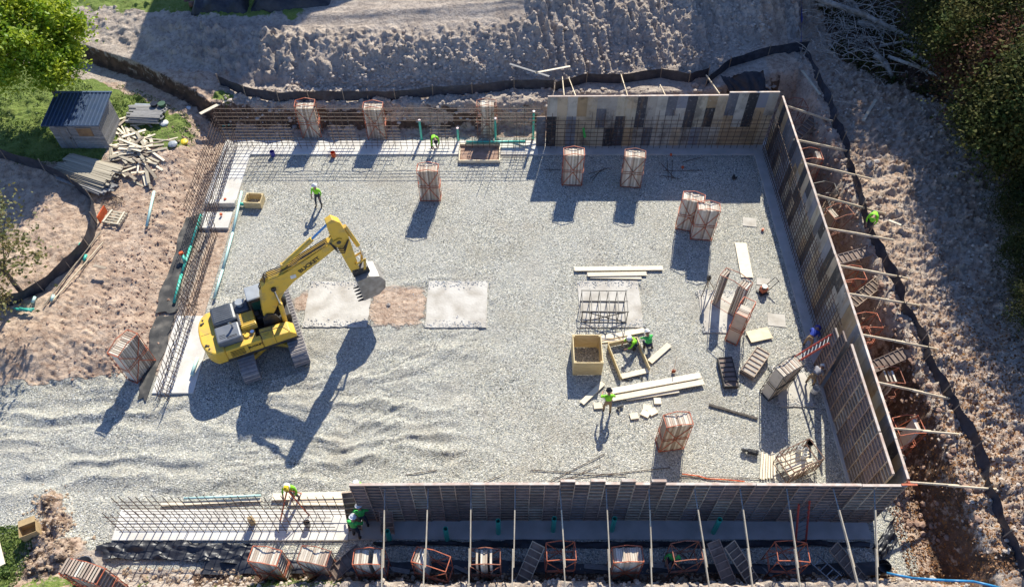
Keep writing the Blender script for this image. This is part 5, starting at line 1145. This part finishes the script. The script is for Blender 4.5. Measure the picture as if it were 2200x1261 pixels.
def tripod(label, apex, feet, m='orange_plastic', head='hivis_y'):
    ap = Vector(apex); t = thing('tripod', label, 'tripod', (ap.x, ap.y, 0))
    for f in feet: MB().bar(Vector((0, 0, ap.z)), Vector(f) - Vector((ap.x, ap.y, 0)), .055, .04).build('leg', m, t)
    MB().tube((0, 0, ap.z - .03), (0, 0, ap.z + .05), .11, n=14).build('head_plate', 'dark_iron', t)
    b = MB().box((0, 0, ap.z + .18), (.2, .2, .24)).box((0, 0, ap.z + .33), (.12, .12, .08)).build('instrument', head, t, bevel=.02); return t
mat('hivis_y', (.85, .62, .02), (.7, .5, .02), .5, 5)
ap = G(617, 1052, 1.75); tripod('orange tripod carrying a yellow level over the front left rebar', ap, [(*G(603, 1118, 0)[:2], .05), (*G(665, 1108, 0)[:2], .05), (ap.x + .2, ap.y + .55, .05)], 'rail_o')if 'rail_o' in MATS else tripod('orange tripod carrying a yellow level over the front left rebar', ap, [(*G(603, 1118, 0)[:2], .05), (*G(665, 1108, 0)[:2], .05), (ap.x + .2, ap.y + .55, .05)])
ap = G(1522, 600, 1.25); tripod('brown survey tripod on a concrete pad left of the open rack', ap, [(*G(1506, 640)[:2], .03), (*G(1520, 618)[:2], .03), (*G(1534, 622)[:2], .03)], 'old_wood', 'dark_iron')
def bucket(label, px, py, m, r=.16, h=.36, z=None, tilt=0):
    p = G(px, py, z or 0); zz = gz(p.x, p.y) if z is None else z; t = thing('bucket', label, 'bucket', (p.x, p.y, max(zz, 0) + .01)); t.rotation_euler = (R(tilt), 0, 0)
    b = MB(); n = 16
    for (z0, r0, z1, r1) in ((0, r * .85, h, r), (h, r, h, r * .93), (h, r * .93, .03, r * .8)): b.tube((0, 0, z0), (0, 0, z1 + 1e-4), r0, r1, n, caps=False)
    b.tube((0, 0, 0), (0, 0, .03), r * .84, n=n); b.build('pail', m, t)
    MB().path([(math.cos(a) * r * 1.02, math.sin(a) * .1 - .02, h - .03 + math.sin(a) * .1) for a in [math.pi * k / 6 for k in range(7)]], .008, 5).build('handle', 'dark_iron', t); return t
bucket('dark blue bucket on the back footing edge', 587, 335, 'blue_plastic'); bucket('orange bucket on the back footing edge', 717, 337, 'orange_plastic')
bucket('white bucket with blue inside beside the grey shirted worker', 1749, 842, 'white_plastic', .19, .4, .06); bucket('dark bucket standing behind the steel basket', 1735, 958, 'black_plastic', .18, .38)
bucket('dark cylindrical pail standing on the front left footing', 662, 1128, 'dark_pail', .15, .34, .08) if 'dark_pail' in MATS else bucket('grey pail standing on the front left footing', 662, 1128, 'grey_steel', .15, .34, .08)
bucket('large dark tub behind the bottom left rack', 188, 1222, 'grey_steel', .42, .5, .4); bucket('tan bucket at the right end of the front trench', 1893, 1222, 'black_plastic', .3, .4, .6)
tag(MB().box((0, 0, .3), (.22, .22, .6)).build('cardboard_tube', 'cardboard', None, (*G(545, 1125)[:2], .08), R(20), bevel=.02), 'tan cardboard post form standing on the white footing', 'post form')
# plate compactor
p = G(1638, 628); t = thing('plate_compactor', 'small plate compactor with handle near the wall shadow', 'compactor', (p.x, p.y, .03), R(25))
MB().box((0, 0, .05), (.62, .48, .06)).build('base_plate', 'dark_iron', t, bevel=.02); MB().box((0, 0, .26), (.38, .34, .3)).build('engine', 'old_red', t, bevel=.04) if 'old_red' in MATS else MB().box((0, 0, .26), (.38, .34, .3)).build('engine', 'orange_steel', t, bevel=.04)
MB().tube((0, 0, .41), (0, 0, .52), .15, n=14).build('fuel_tank', 'grey_steel', t); MB().path([(.2, -.16, .2), (.75, -.16, .75), (.75, .16, .75), (.2, .16, .2)], .022, 6).build('handle', 'black_steel', t)
# small dark machine beside battens, tools
p = G(1616, 974); t = thing('cut_off_saw', 'black power saw lying by the batten row', 'saw', (p.x, p.y, .04), R(-15)); MB().box((0, 0, .14), (.5, .22, .2)).build('motor', 'black_plastic', t, bevel=.03); MB().tube((-.4, -.03, .15), (-.4, .03, .15), .17, n=16).build('blade', 'grey_steel', t); MB().path([(.2, 0, .22), (.1, 0, .34), (-.15, 0, .3)], .02, 6).build('handle', 'dark_iron', t)
p = G(1332, 875); t = thing('nail_gun', 'dark nail gun lying right of the standing worker', 'tool', (p.x, p.y, .05), R(20)); MB().box((0, 0, .08), (.34, .1, .12)).build('tool_body', 'black_plastic', t); MB().bar((-.1, 0, .05), (-.16, -.25, .05), .07).build('grip', 'dark_iron', t)
p = G(1446, 800); t = thing('shovel', 'short shovel standing upright above the long planks', 'shovel', (p.x, p.y, .03)); MB().tube((0, 0, .1), (.05, .3, 1.0), .02, n=6).build('shaft', 'lumber', t); MB().box((0, -.04, .14), (.2, .03, .28)).build('blade', 'orange_steel', t)
lpipe('pale green pipe beside the front left form board', [G(395, 1070, .2), G(560, 1064, .2)], 'pvc_pale', .06)
lpipe('coiled dark hose end between plank and frame', [G(1345 + 15 * math.cos(a * .9) + 3 * a, 812 + 4 * math.sin(a * .9), .06) for a in range(9)], 'dark_iron', .03, 'hose', 'air_hose', 6)
lpipe('bright orange cord lying before the front wall', [G(x, y, .06) for x, y in [(1465, 1018), (1500, 1022), (1520, 1028), (1560, 1030), (1600, 1034)]], 'orange_plastic', .03, 'cord', 'extension_cord', 5)
for i, (x, y) in enumerate([(1441, 335), (1466, 362), (1638, 496), (487, 436), (478, 468)]): tag(MB().box((0, 0, .07), (.12, .12, .14)).build('orange_marker', 'orange_plastic', None, (*G(x, y)[:2], .03 + (.2 if i > 2 else 0)), R(20 * i)), 'tiny orange marker block on concrete or gravel', 'marker', 'tiny orange markers')
p = G(1575, 384); tag(MB().box((0, 0, .14), (.12, .12, .3)).box((.05, -.08, .05), (.3, .1, .1)).build('jack_tool', 'dark_iron', None, (p.x, p.y, .02), R(30)), 'small dark tool standing in the back wall shadow', 'tool')
p = G(1300, 300, 2.0)
p = Vector((4.55, 37.95, 1.9)); b = MB()
for j in range(6):
    for i in range(4): b.v.append((.13 * i / 3 * (1 + .3 * j / 5) - .1 + .03 * j, -.06 * math.sin(i * 2 + j), -.16 * j))
for j in range(5):
    for i in range(3): q = j * 4 + i; b.f.append((q, q + 1, q + 5, q + 4)); b.m.append(0)
o = b.build('safety_vest', 'green_shirt', None, p, smooth=True); tag(o, 'green vest hanging on the rebar of the back wall', 'vest')
# cardboard box
p = G(76, 1148, .1); t = thing('cardboard_box', 'opened cardboard box on gravel at the lower left', 'cardboard box', (p.x, p.y, gz(p.x, p.y)), R(25))
MB().box((0, .28, .25), (.7, .02, .5)).box((0, -.28, .25), (.7, .02, .5)).box((.35, 0, .25), (.02, .54, .5)).box((-.35, 0, .25), (.02, .54, .5)).build('box_wall', 'cardboard', t); MB().box((0, 0, 0), (.7, .3, .01)).build('flap', 'cardboard', t, (0, .36, .52))
MB().box((0, 0, .02), (.68, .54, .02)).build('box_floor', 'cardboard', t)
# yard bits left of the pit
for i, (x, y, m, lb, d) in enumerate([(352, 265, 'white_plastic', 'pale round stone like sack by the dark board stack', .3), (392, 300, 'hivis_y', 'yellow bag on the grass near the pit corner', .28), (372, 312, 'cab_roof', 'grey stepping slab on the grass', .3), (404, 232, 'white_plastic', 'white scrap lying on the grass', .2)]):
    p = G(x, y, 1.2); b = bmesh.new(); bmesh.ops.create_icosphere(b, subdivisions=2, radius=d)
    for v in b.verts: v.co.z *= .45; v.co *= 1 + rnd.uniform(-.08, .08)
    me = bpy.data.meshes.new('sack'); b.to_mesh(me); b.free(); me.materials.append(MATS[m]); o = bpy.data.objects.new('sack', me); C.objects.link(o); o.location = (p.x, p.y, gz(p.x, p.y) + .06); tag(o, lb, 'sack')
# tangle of wire by the pallet
b = MB()
for k in range(40):
    a = rnd.uniform(0, 6.28); r_ = rnd.uniform(.2, .55); b.path([(math.cos(a + .5 * j) * r_ * 1.3, math.sin(a + .5 * j) * r_ * .8, rnd.uniform(.05, .3)) for j in range(4)], .012, 3)
p = G(240, 432, .9); tag(b.build('wire_tangle', 'rebar_lit', None, (p.x, p.y, gz(p.x, p.y))), 'rusty tangle of tie wire above the pallet', 'wire')

# ------------------------------------------------------------------ loose stones and clods
def rock_mesh(seed, m='stone'):
    b = bmesh.new(); bmesh.ops.create_icosphere(b, subdivisions=1, radius=1); r = random.Random(seed)
    for v in b.verts: v.co *= r.uniform(.7, 1.15); v.co.z *= .65
    me = bpy.data.meshes.new('rock'); b.to_mesh(me); b.free(); me.materials.append(MATS[m]); return me
def scatter(name, label, n, fn, size, m, seed, sub=1):
    r = np.random.RandomState(seed); base = [rock_mesh(seed * 10 + k) for k in range(4)]; vs = []; fs = []; cnt = 0
    bl = [(np.array([v.co[:] for v in me.vertices]), np.array([p.vertices[:] for p in me.polygons])) for me in base]
    P = fn(r, n); Z = hf(P[:, 0], P[:, 1])
    for i in range(len(P)):
        bv, bf_ = bl[i % 4]; s = size[0] + (size[1] - size[0]) * r.rand() ** 3; a = r.rand() * 6.28; c, sn = math.cos(a), math.sin(a)
        q = bv * s; q = np.stack([q[:, 0] * c - q[:, 1] * sn, q[:, 0] * sn + q[:, 1] * c, q[:, 2]], -1) + [P[i, 0], P[i, 1], max(Z[i], -.0 if seed == 17 else -9) + s * .15 + (.03 if seed == 17 else 0)]; vs.append(q); fs.append(bf_ + cnt); cnt += len(bv)
    V_ = np.concatenate(vs); F = np.concatenate(fs); me = bpy.data.meshes.new(name); me.from_pydata(V_.tolist(), [], F.tolist()); me.materials.append(MATS[m]); o = bpy.data.objects.new(name, me); C.objects.link(o); tag(o, label, None, None, 'stuff'); return o
def rect(x0, x1, y0, y1): return lambda r, n: np.stack([r.uniform(x0, x1, n), r.uniform(y0, y1, n)], -1)
scatter('soil_clods', 'pale clods strewn over the spoil hill slope', 5200, lambda r, n: (lambda x: np.stack([x, np.interp(x, [-14, 0, 2, 18], [42.0, 42.3, 42.8, 45]) + np.abs(r.normal(0, 1, n)) * np.interp(x, [-14, 0, 2, 18], [.9, 1.5, 3.8, 3.2])], -1))(r.uniform(-15, 18, n)), (.03, .17), 'clod', 1)
scatter('soil_clods', 'sandy clods over the right field', 5200, lambda r, n: np.stack([r.uniform(19.4, 29, n), r.uniform(10, 46, n)], -1), (.02, .12), 'clod', 2)
scatter('soil_clods', 'reddish clods on the left dirt', 1700, lambda r, n: np.stack([-20.6 + r.normal(0, 1.4, n), r.uniform(20.5, 39, n)], -1)[:n], (.02, .1), 'red_clod', 3)
scatter('soil_clods', 'clods along the front bank', 1200, rect(-18, 19, 8.6, 10.6), (.04, .16), 'clod', 4)
scatter('soil_clods', 'dark clods on the trench bank behind the right wall', 1300, rect(17.4, 19.8, 12, 39), (.05, .2), 'red_clod', 5)
scatter('soil_clods', 'clods along the back trench edge', 1200, rect(-19, 18, 40.3, 42.6), (.04, .2), 'clod', 6)
scatter('gravel_stones', 'larger chips sprinkled over the gravel', 9000, rect(-17, 15.5, 14, 37.3), (.015, .04), 'gravel_chip', 7)
scatter('soil_clods', 'rough brown clods on the heaps at the lower left', 700, lambda r, n: (lambda k: np.stack([np.array([HEAPS[i][0] for i in k]) + r.normal(0, .45, n), np.array([HEAPS[i][1] for i in k]) + r.normal(0, .45, n)], -1))(r.randint(0, 5, n)), (.02, .11), 'brown_clod', 27)
scatter('soil_clods', 'clods and rubble along the foot of the front trench', 1100, rect(-17, 17, 10.2, 11.0), (.03, .13), 'brown_clod', 28)
scatter('gravel_stones', 'stones spilled over the concrete pads', 1500, lambda r, n: np.concatenate([np.stack([r.uniform(x0 - .15, x1 + .15, 300), np.where(r.rand(300) < .5, y0 + np.abs(r.normal(0, .25, 300)), y1 - np.abs(r.normal(0, .25, 300)))], -1) for x0, x1, y0, y1 in pads]), (.03, .06), 'gravel_chip', 17)
scatter('gravel_stones', 'larger chips sprinkled over the gravel ramp', 4000, rect(-27, -17, 12.5, 20.5), (.015, .04), 'gravel_chip', 8)
for i, (x, y, s) in enumerate([(1868, 355, .35), (1885, 345, .22), (2040, 205, .3), (1500, 152, .3), (835, 655, .14), (612, 203, .2), (1990, 925, .25), (318, 1128, .12)]):
    z0 = 2.8 if x > 1700 or y < 210 else 0; p = G(x, y, z0); o = inst(rock_mesh(50 + i), 'rock', None, (p.x, p.y, gz(p.x, p.y) + s * .2), (0, 0, i), (s, s, s)); tag(o, ['large pale boulder by the right fence', 'smaller boulder touching the large pale one', 'boulder near the fallen trunks', 'stone by the rounded mound on the hill foot', 'single rock lying between the two concrete pads', 'pale rock at the back fence foot', 'rock beside the lower right bank', 'small rock by the lower left footing'][i], 'rock')

# ------------------------------------------------------------------ vegetation
def leaves(n, cen, rad, size, seed, hollow=.55, clumps=60, csz=.28):
    r = np.random.RandomState(seed); d = r.normal(size=(clumps, 3)); d /= np.linalg.norm(d, axis=1)[:, None]; cl = d * (hollow + (1 - hollow) * r.rand(clumps, 1) ** .7)
    cl[:, 2] = np.where(cl[:, 2] < -.45, -.45 * r.rand(clumps), cl[:, 2])
    k = r.randint(0, clumps, n); cs = csz * (.5 + r.rand(clumps)); q = cl[k] + r.normal(size=(n, 3)) * cs[k][:, None] * .62; P = q * np.array(rad) + np.array(cen)
    a = r.normal(size=(n, 3)); a[:, 2] *= .55; a /= np.linalg.norm(a, axis=1)[:, None]; b = np.cross(a, r.normal(size=(n, 3)) + [0, 0, 1.2]); b /= np.linalg.norm(b, axis=1)[:, None]
    s = size * (.6 + .8 * r.rand(n, 1)); v = np.stack([P - a * s, P + b * s * .6, P + a * s, P - b * s * .6], 1).reshape(-1, 3); f = np.arange(4 * n).reshape(-1, 4); return v, f, cl * np.array(rad) + np.array(cen)
def mesh_np(name, v, f, m):
    me = bpy.data.meshes.new(name); me.vertices.add(len(v)); me.vertices.foreach_set('co', v.astype(np.float32).ravel()); me.loops.add(f.size); me.loops.foreach_set('vertex_index', f.astype(np.int32).ravel())
    me.polygons.add(len(f)); me.polygons.foreach_set('loop_start', np.arange(0, f.size, f.shape[1], dtype=np.int32)); me.polygons.foreach_set('loop_total', np.full(len(f), f.shape[1], dtype=np.int32)); me.update(calc_edges=True); me.materials.append(MATS[m]); return me
def branching(h, cl, seed, r0=.16, m='bark', n=16, spread=.35):
    r = random.Random(seed); b = MB(); pts = [Vector((0, 0, -.3))]; 
    for k in range(1, 6): pts.append(Vector((r.uniform(-.1, .1) * k * .4, r.uniform(-.1, .1) * k * .4, h * k / 5)))
    b.path(pts, r0, 8, taper=r0 * .3)
    for k in range(min(n, len(cl))):
        t_ = r.uniform(.35, .95); s = pts[0].lerp(pts[-1], t_); e = Vector(cl[k * (len(cl) // n)]); md = (s + e) / 2 + Vector((0, 0, (e - s).length * .12)); b.path([s, md, e], r0 * .35, 5, taper=r0 * .07)
        for q in range(2): e2 = md.lerp(e, .5) + Vector((r.uniform(-.6, .6), r.uniform(-.6, .6), r.uniform(0, .5))) * spread * 2; b.tube(md.lerp(e, .3), e2, r0 * .12, r0 * .04, 4)
    return b.mesh('trunk', m)
TP = {}
def proto(key, n, cen, rad, size, leafm, h, r0, seed, **k):
    v, f, cl = leaves(n, cen, rad, size, seed, **k); TP[key] = (mesh_np('crown', v, f, leafm), branching(h, cl, seed, r0))
def tree(key, label, loc, rz=0, s=1, cat='tree', group=None, name='tree', sz=None):
    c, tr = TP[key]; t = thing(name, label, cat, loc, rz, group); t.scale = (s, s, sz or s); inst(tr, 'trunk', t); inst(c, 'crown', t); return t
proto('maple', 42000, (0, 0, 5.0), (3.4, 3.4, 2.7), .12, 'leaf_maple', 6.0, .2, 11, clumps=75, csz=.2)
p = G(70, 110, 5.5); tree('maple', 'yellow green maple tree in the upper left corner', (p.x - .1, p.y, 1.3), 0, 1, name='maple_tree')
proto('wood_red', 13000, (0, 0, 4.3), (2.3, 2.3, 2.9), .085, 'leaf_red', 6.5, .13, 21, clumps=60, csz=.3)
proto('wood_green', 17000, (0, 0, 5.0), (2.7, 2.7, 3.6), .085, 'leaf_wood', 8, .15, 22, clumps=60, csz=.3)
proto('wood_dark', 15000, (0, 0, 4.6), (2.6, 2.6, 3.4), .085, 'leaf_dark', 7.5, .15, 23, clumps=60, csz=.3)
proto('tall', 5200, (0, 0, 13.5), (4.4, 4.4, 6.0), .26, 'leaf_green', 19, .26, 24, clumps=52, csz=.17, hollow=.35)
proto('shrub', 1500, (0, 0, 2.1), (1.5, 1.5, 1.3), .075, 'leaf_shrub', 3.0, .07, 25, clumps=40, csz=.25) if False else None
mat('leaf_shrub', (.14, .17, .05), (.22, .17, .05), .6, 1.2, transl=.25, det=3)
proto('shrub', 2600, (0, 0, 2.5), (1.7, 1.7, 1.5), .06, 'leaf_shrub', 3.4, .09, 25, clumps=46, csz=.28)
TY = [70, 20, 20.1, 150, 230, 235, 320, 430, 540, 120, 650, 110, 250, 90]
for i, (x, y, k, s, lb) in enumerate([(2120, 70, 'wood_green', 1.1, ''), (2180, 20, 'wood_red', 1.2, ''), (2060, 20, 'wood_dark', 1.0, ''), (2160, 150, 'wood_red', 1.1, ''), (2195, 230, 'wood_dark', 1.1, ''), (2140, 235, 'wood_dark', .75, ''),
        (2215, 320, 'wood_green', .7, ''), (2215, 430, 'wood_dark', .55, ''), (2230, 540, 'wood_dark', .55, ''), (2100, 110, 'wood_red', .85, ''), (2245, 650, 'wood_dark', .5, ''), (2235, 110, 'wood_green', 1.2, ''), (2250, 250, 'wood_green', 1.2, ''), (2170, 90, 'wood_dark', 1.0, '')]):
    zc = 3 + 4.5 * s; p = G(x, y, zc); z = 2.6
    lbs = {'wood_green': 'mid green tree among the woods along the right edge', 'wood_red': 'reddish autumn tree among the woods along the right edge', 'wood_dark': 'dark leafy tree among the woods along the right edge'}
    rank = sorted(range(14), key=lambda j: TY[j]).index(i); wd_ = ['topmost', 'second', 'third', 'fourth', 'fifth', 'sixth', 'seventh', 'eighth', 'ninth', 'tenth', 'eleventh', 'twelfth', 'thirteenth', 'lowest'][rank]
    tree(k, lbs[k].replace(' along the right edge', ', ' + wd_ + ' counted down the right edge'), (p.x, p.y, z), i * 1.3, s, group='trees of the right wood')
# the tall wood goes on beyond the frame; its crowns shade the field
for i, (x, y, s) in enumerate([(33, 72, 1.3), (40, 66, 1.3), (22, 61, 1.0), (27, 59.5, 1.05), (31, 58.5, 1.1), (35, 57, 1.0), (39, 54, 1.05), (25, 66, 1.1), (30, 66, 1.2), (36, 64, 1.1), (19, 64, .9), (42, 50, .9)]):
    tree('tall', 'tall woodland tree beyond the frame, shading the sandy field', (x, y, 2.5), i * .9, s, group='tall trees beyond the right edge')
# bare shrub tree on the left
p = G(55, 640, .9); tree('shrub', 'thin sparse leaved tree inside the curved fence', (p.x - .3, p.y + .3, .7), .4, 1.6, name='sparse_tree')
p = G(10, 560, .9); tree('shrub', 'second sparse tree at the left frame edge', (p.x - .4, p.y + .1, .7), 2.4, 1.0, name='sparse_tree')
p = G(-60, 840, .9); tree('shrub', 'bare tree left of the frame whose shade crosses the gravel', (p.x - .3, p.y + 2.6, .6), 1.0, 1.5, name='sparse_tree')
# brush pile and fallen trunks
TL = ['longest bare trunk slanting through the top of the brush pile', 'bare grey trunk crossing the middle of the brush pile', 'short thick trunk end sticking out below the brush pile', 'slender bent trunk reaching lowest to the right', 'stubby grey trunk between two longer ones', 'stout trunk ending beside the dark undergrowth', 'broken trunk piece at the upper frame edge', 'thin horizontal branch trunk inside the pile', 'thin trunk at the upper left of the brush', 'thin bare stick high in the right wood', 'grey snag standing in the dark wood', 'grey leaning snag at the far right edge']
for i, (a, b, r_) in enumerate([((1735, -10), (1990, 100), .17), ((1842, 48), (1995, 100), .15), ((1880, 120), (1918, 168), .19), ((1908, 122), (2068, 200), .1), ((1938, 108), (2022, 165), .13), ((1990, 110), (2078, 190), .14), ((1820, 0), (1850, 40), .16), ((1890, 100), (1990, 98), .08), ((1760, 10), (1860, 35), .12), ((2145, 184), (2195, 160), .07), ((2112, 240), (2130, 290), .1), ((2168, 310), (2195, 262), .12)]):
    p = G(*a, 3.6); q = G(*b, 3.6); p.z = max(3.5, gz(p.x, p.y) + .5); q.z = gz(q.x, q.y) + .25; p = G(*a, p.z); q = G(*b, q.z); r_ *= 1.25; d = q - p; m1 = d * .5 + Vector((0, .15, .25)); t = thing('fallen_trunk', TL.pop(0), 'fallen trunk', p, group='fallen grey trunks at the forest edge')
    MB().path([Vector(), m1, d], r_, 8, taper=r_ * .6).build('trunk', 'dead_wood', t, smooth=True)
    for k in range(5):
        s = d * rnd.uniform(.2, .95); e = s + Vector((rnd.uniform(-1.2, .6), rnd.uniform(-.9, 1.2), rnd.uniform(.0, .8))); MB().path([s, (s + e) / 2 + Vector((0, 0, .15)), e], r_ * .3, 5, taper=.012).build('branch', 'dead_wood', t)
b = MB()
for k in range(420):
    x = rnd.gauss(1840, 50); y = abs(rnd.gauss(70, 40)); p = G(x, y, 3.2); p = G(x, y, gz(p.x, p.y) + rnd.uniform(.1, 1.1)); a = rnd.uniform(0, 6.28); ln = rnd.uniform(.5, 1.8); d = Vector((math.cos(a), math.sin(a), rnd.uniform(-.3, .45))) * ln; b.path([p, p + d * .5 + Vector((0, 0, .1)), p + d], rnd.uniform(.015, .04), 4, taper=.008)
tag(b.build('brush_heap', 'dead_wood'), 'tangled heap of dead brush', None, None, 'stuff')
def undergrowth(name, label, n, fn, size, m, seed, hh=.8):
    r = np.random.RandomState(seed); P = fn(r, n); z = hf(P[:, 0], P[:, 1]) + r.rand(len(P)) ** 2 * hh; P = np.stack([P[:, 0], P[:, 1], z], -1); n = len(P)
    a = r.normal(size=(n, 3)); a /= np.linalg.norm(a, axis=1)[:, None]; b = np.cross(a, r.normal(size=(n, 3))); b /= np.linalg.norm(b, axis=1)[:, None]; s = size * (.5 + r.rand(n, 1)); v = np.stack([P - a * s, P + b * s * .6, P + a * s, P - b * s * .6], 1).reshape(-1, 3)
    o = bpy.data.objects.new(name, mesh_np(name, v, np.arange(4 * n).reshape(-1, 4), m)); C.objects.link(o); tag(o, label, None, None, 'stuff')
def band(r, n):
    y = r.uniform(12, 57, n); x0 = np.interp(y, [12, 24, 30, 38, 41, 44, 51, 60], [34, 31, 28.2, 27.6, 24.8, 21.8, 21.3, 21]); x = x0 + np.abs(r.normal(0, 4.5, n)); P = np.stack([x, y], -1); return P[fbm(P[:, 0] * .5, P[:, 1] * .5, 77, 3) > -.3]
undergrowth('undergrowth', 'dark leafy undergrowth at the forest edge', 60000, band, .075, 'leaf_dark', 61, .7); undergrowth('undergrowth', 'reddish undergrowth at the forest edge', 16000, band, .06, 'leaf_red', 62, .9)
def lawnpts(r, n):
    P = np.stack([r.uniform(-36, -20.5, n), r.uniform(35.5, 47, n)], -1); m_ = (P[:, 1] < edge_y(P[:, 0]) - 1.1) & ((P[:, 1] > 37.4) | (P[:, 0] < -25.6)) & (fbm(P[:, 0] * .7, P[:, 1] * .7, 88, 2) > -.35); return P[m_]
mat('grass_blade', (.10, .17, .03), (.19, .24, .06), .6, 1.5, transl=.3)
undergrowth('grass', 'short grass tufts on the lawn around the shed', 26000, lawnpts, .05, 'grass_blade', 63, .07)
undergrowth('grass', 'grass tufts on the front left bank', 5000, lambda r, n: (lambda P: P[fbm(P[:, 0] * 1.2, P[:, 1] * 1.2, 222, 2) > .1])(np.stack([r.uniform(-19, -7, n), r.uniform(8.8, 10.6, n)], -1)), .05, 'grass_blade', 64, .1)
undergrowth('grass', 'grass strip at the lower left corner', 6000, rect(-24.5, -21.3, 9.5, 12.9), .05, 'grass_blade', 65, .1)
undergrowth('leaf_litter', 'brown fallen leaves over the right field', 16000, lambda r, n: np.stack([17.3 + np.abs(r.normal(0, 5.5, n)), 10 + np.abs(r.normal(0, 11, n))], -1), .06, 'leaf_brown', 66, .03) if False else None
mat('leaf_brown', (.33, .17, .07), (.20, .10, .05), .7, 6)
undergrowth('leaf_litter', 'brown fallen leaves over the lower right bank', 15000, lambda r, n: np.stack([17.3 + np.abs(r.normal(0, 5.0, n)), 10 + np.abs(r.normal(0, 9, n))], -1), .055, 'leaf_brown', 66, .03)
for o in list(bpy.data.objects):
    if o.type == 'EMPTY' and o.parent is None and not any(c.parent is o for c in ()): pass
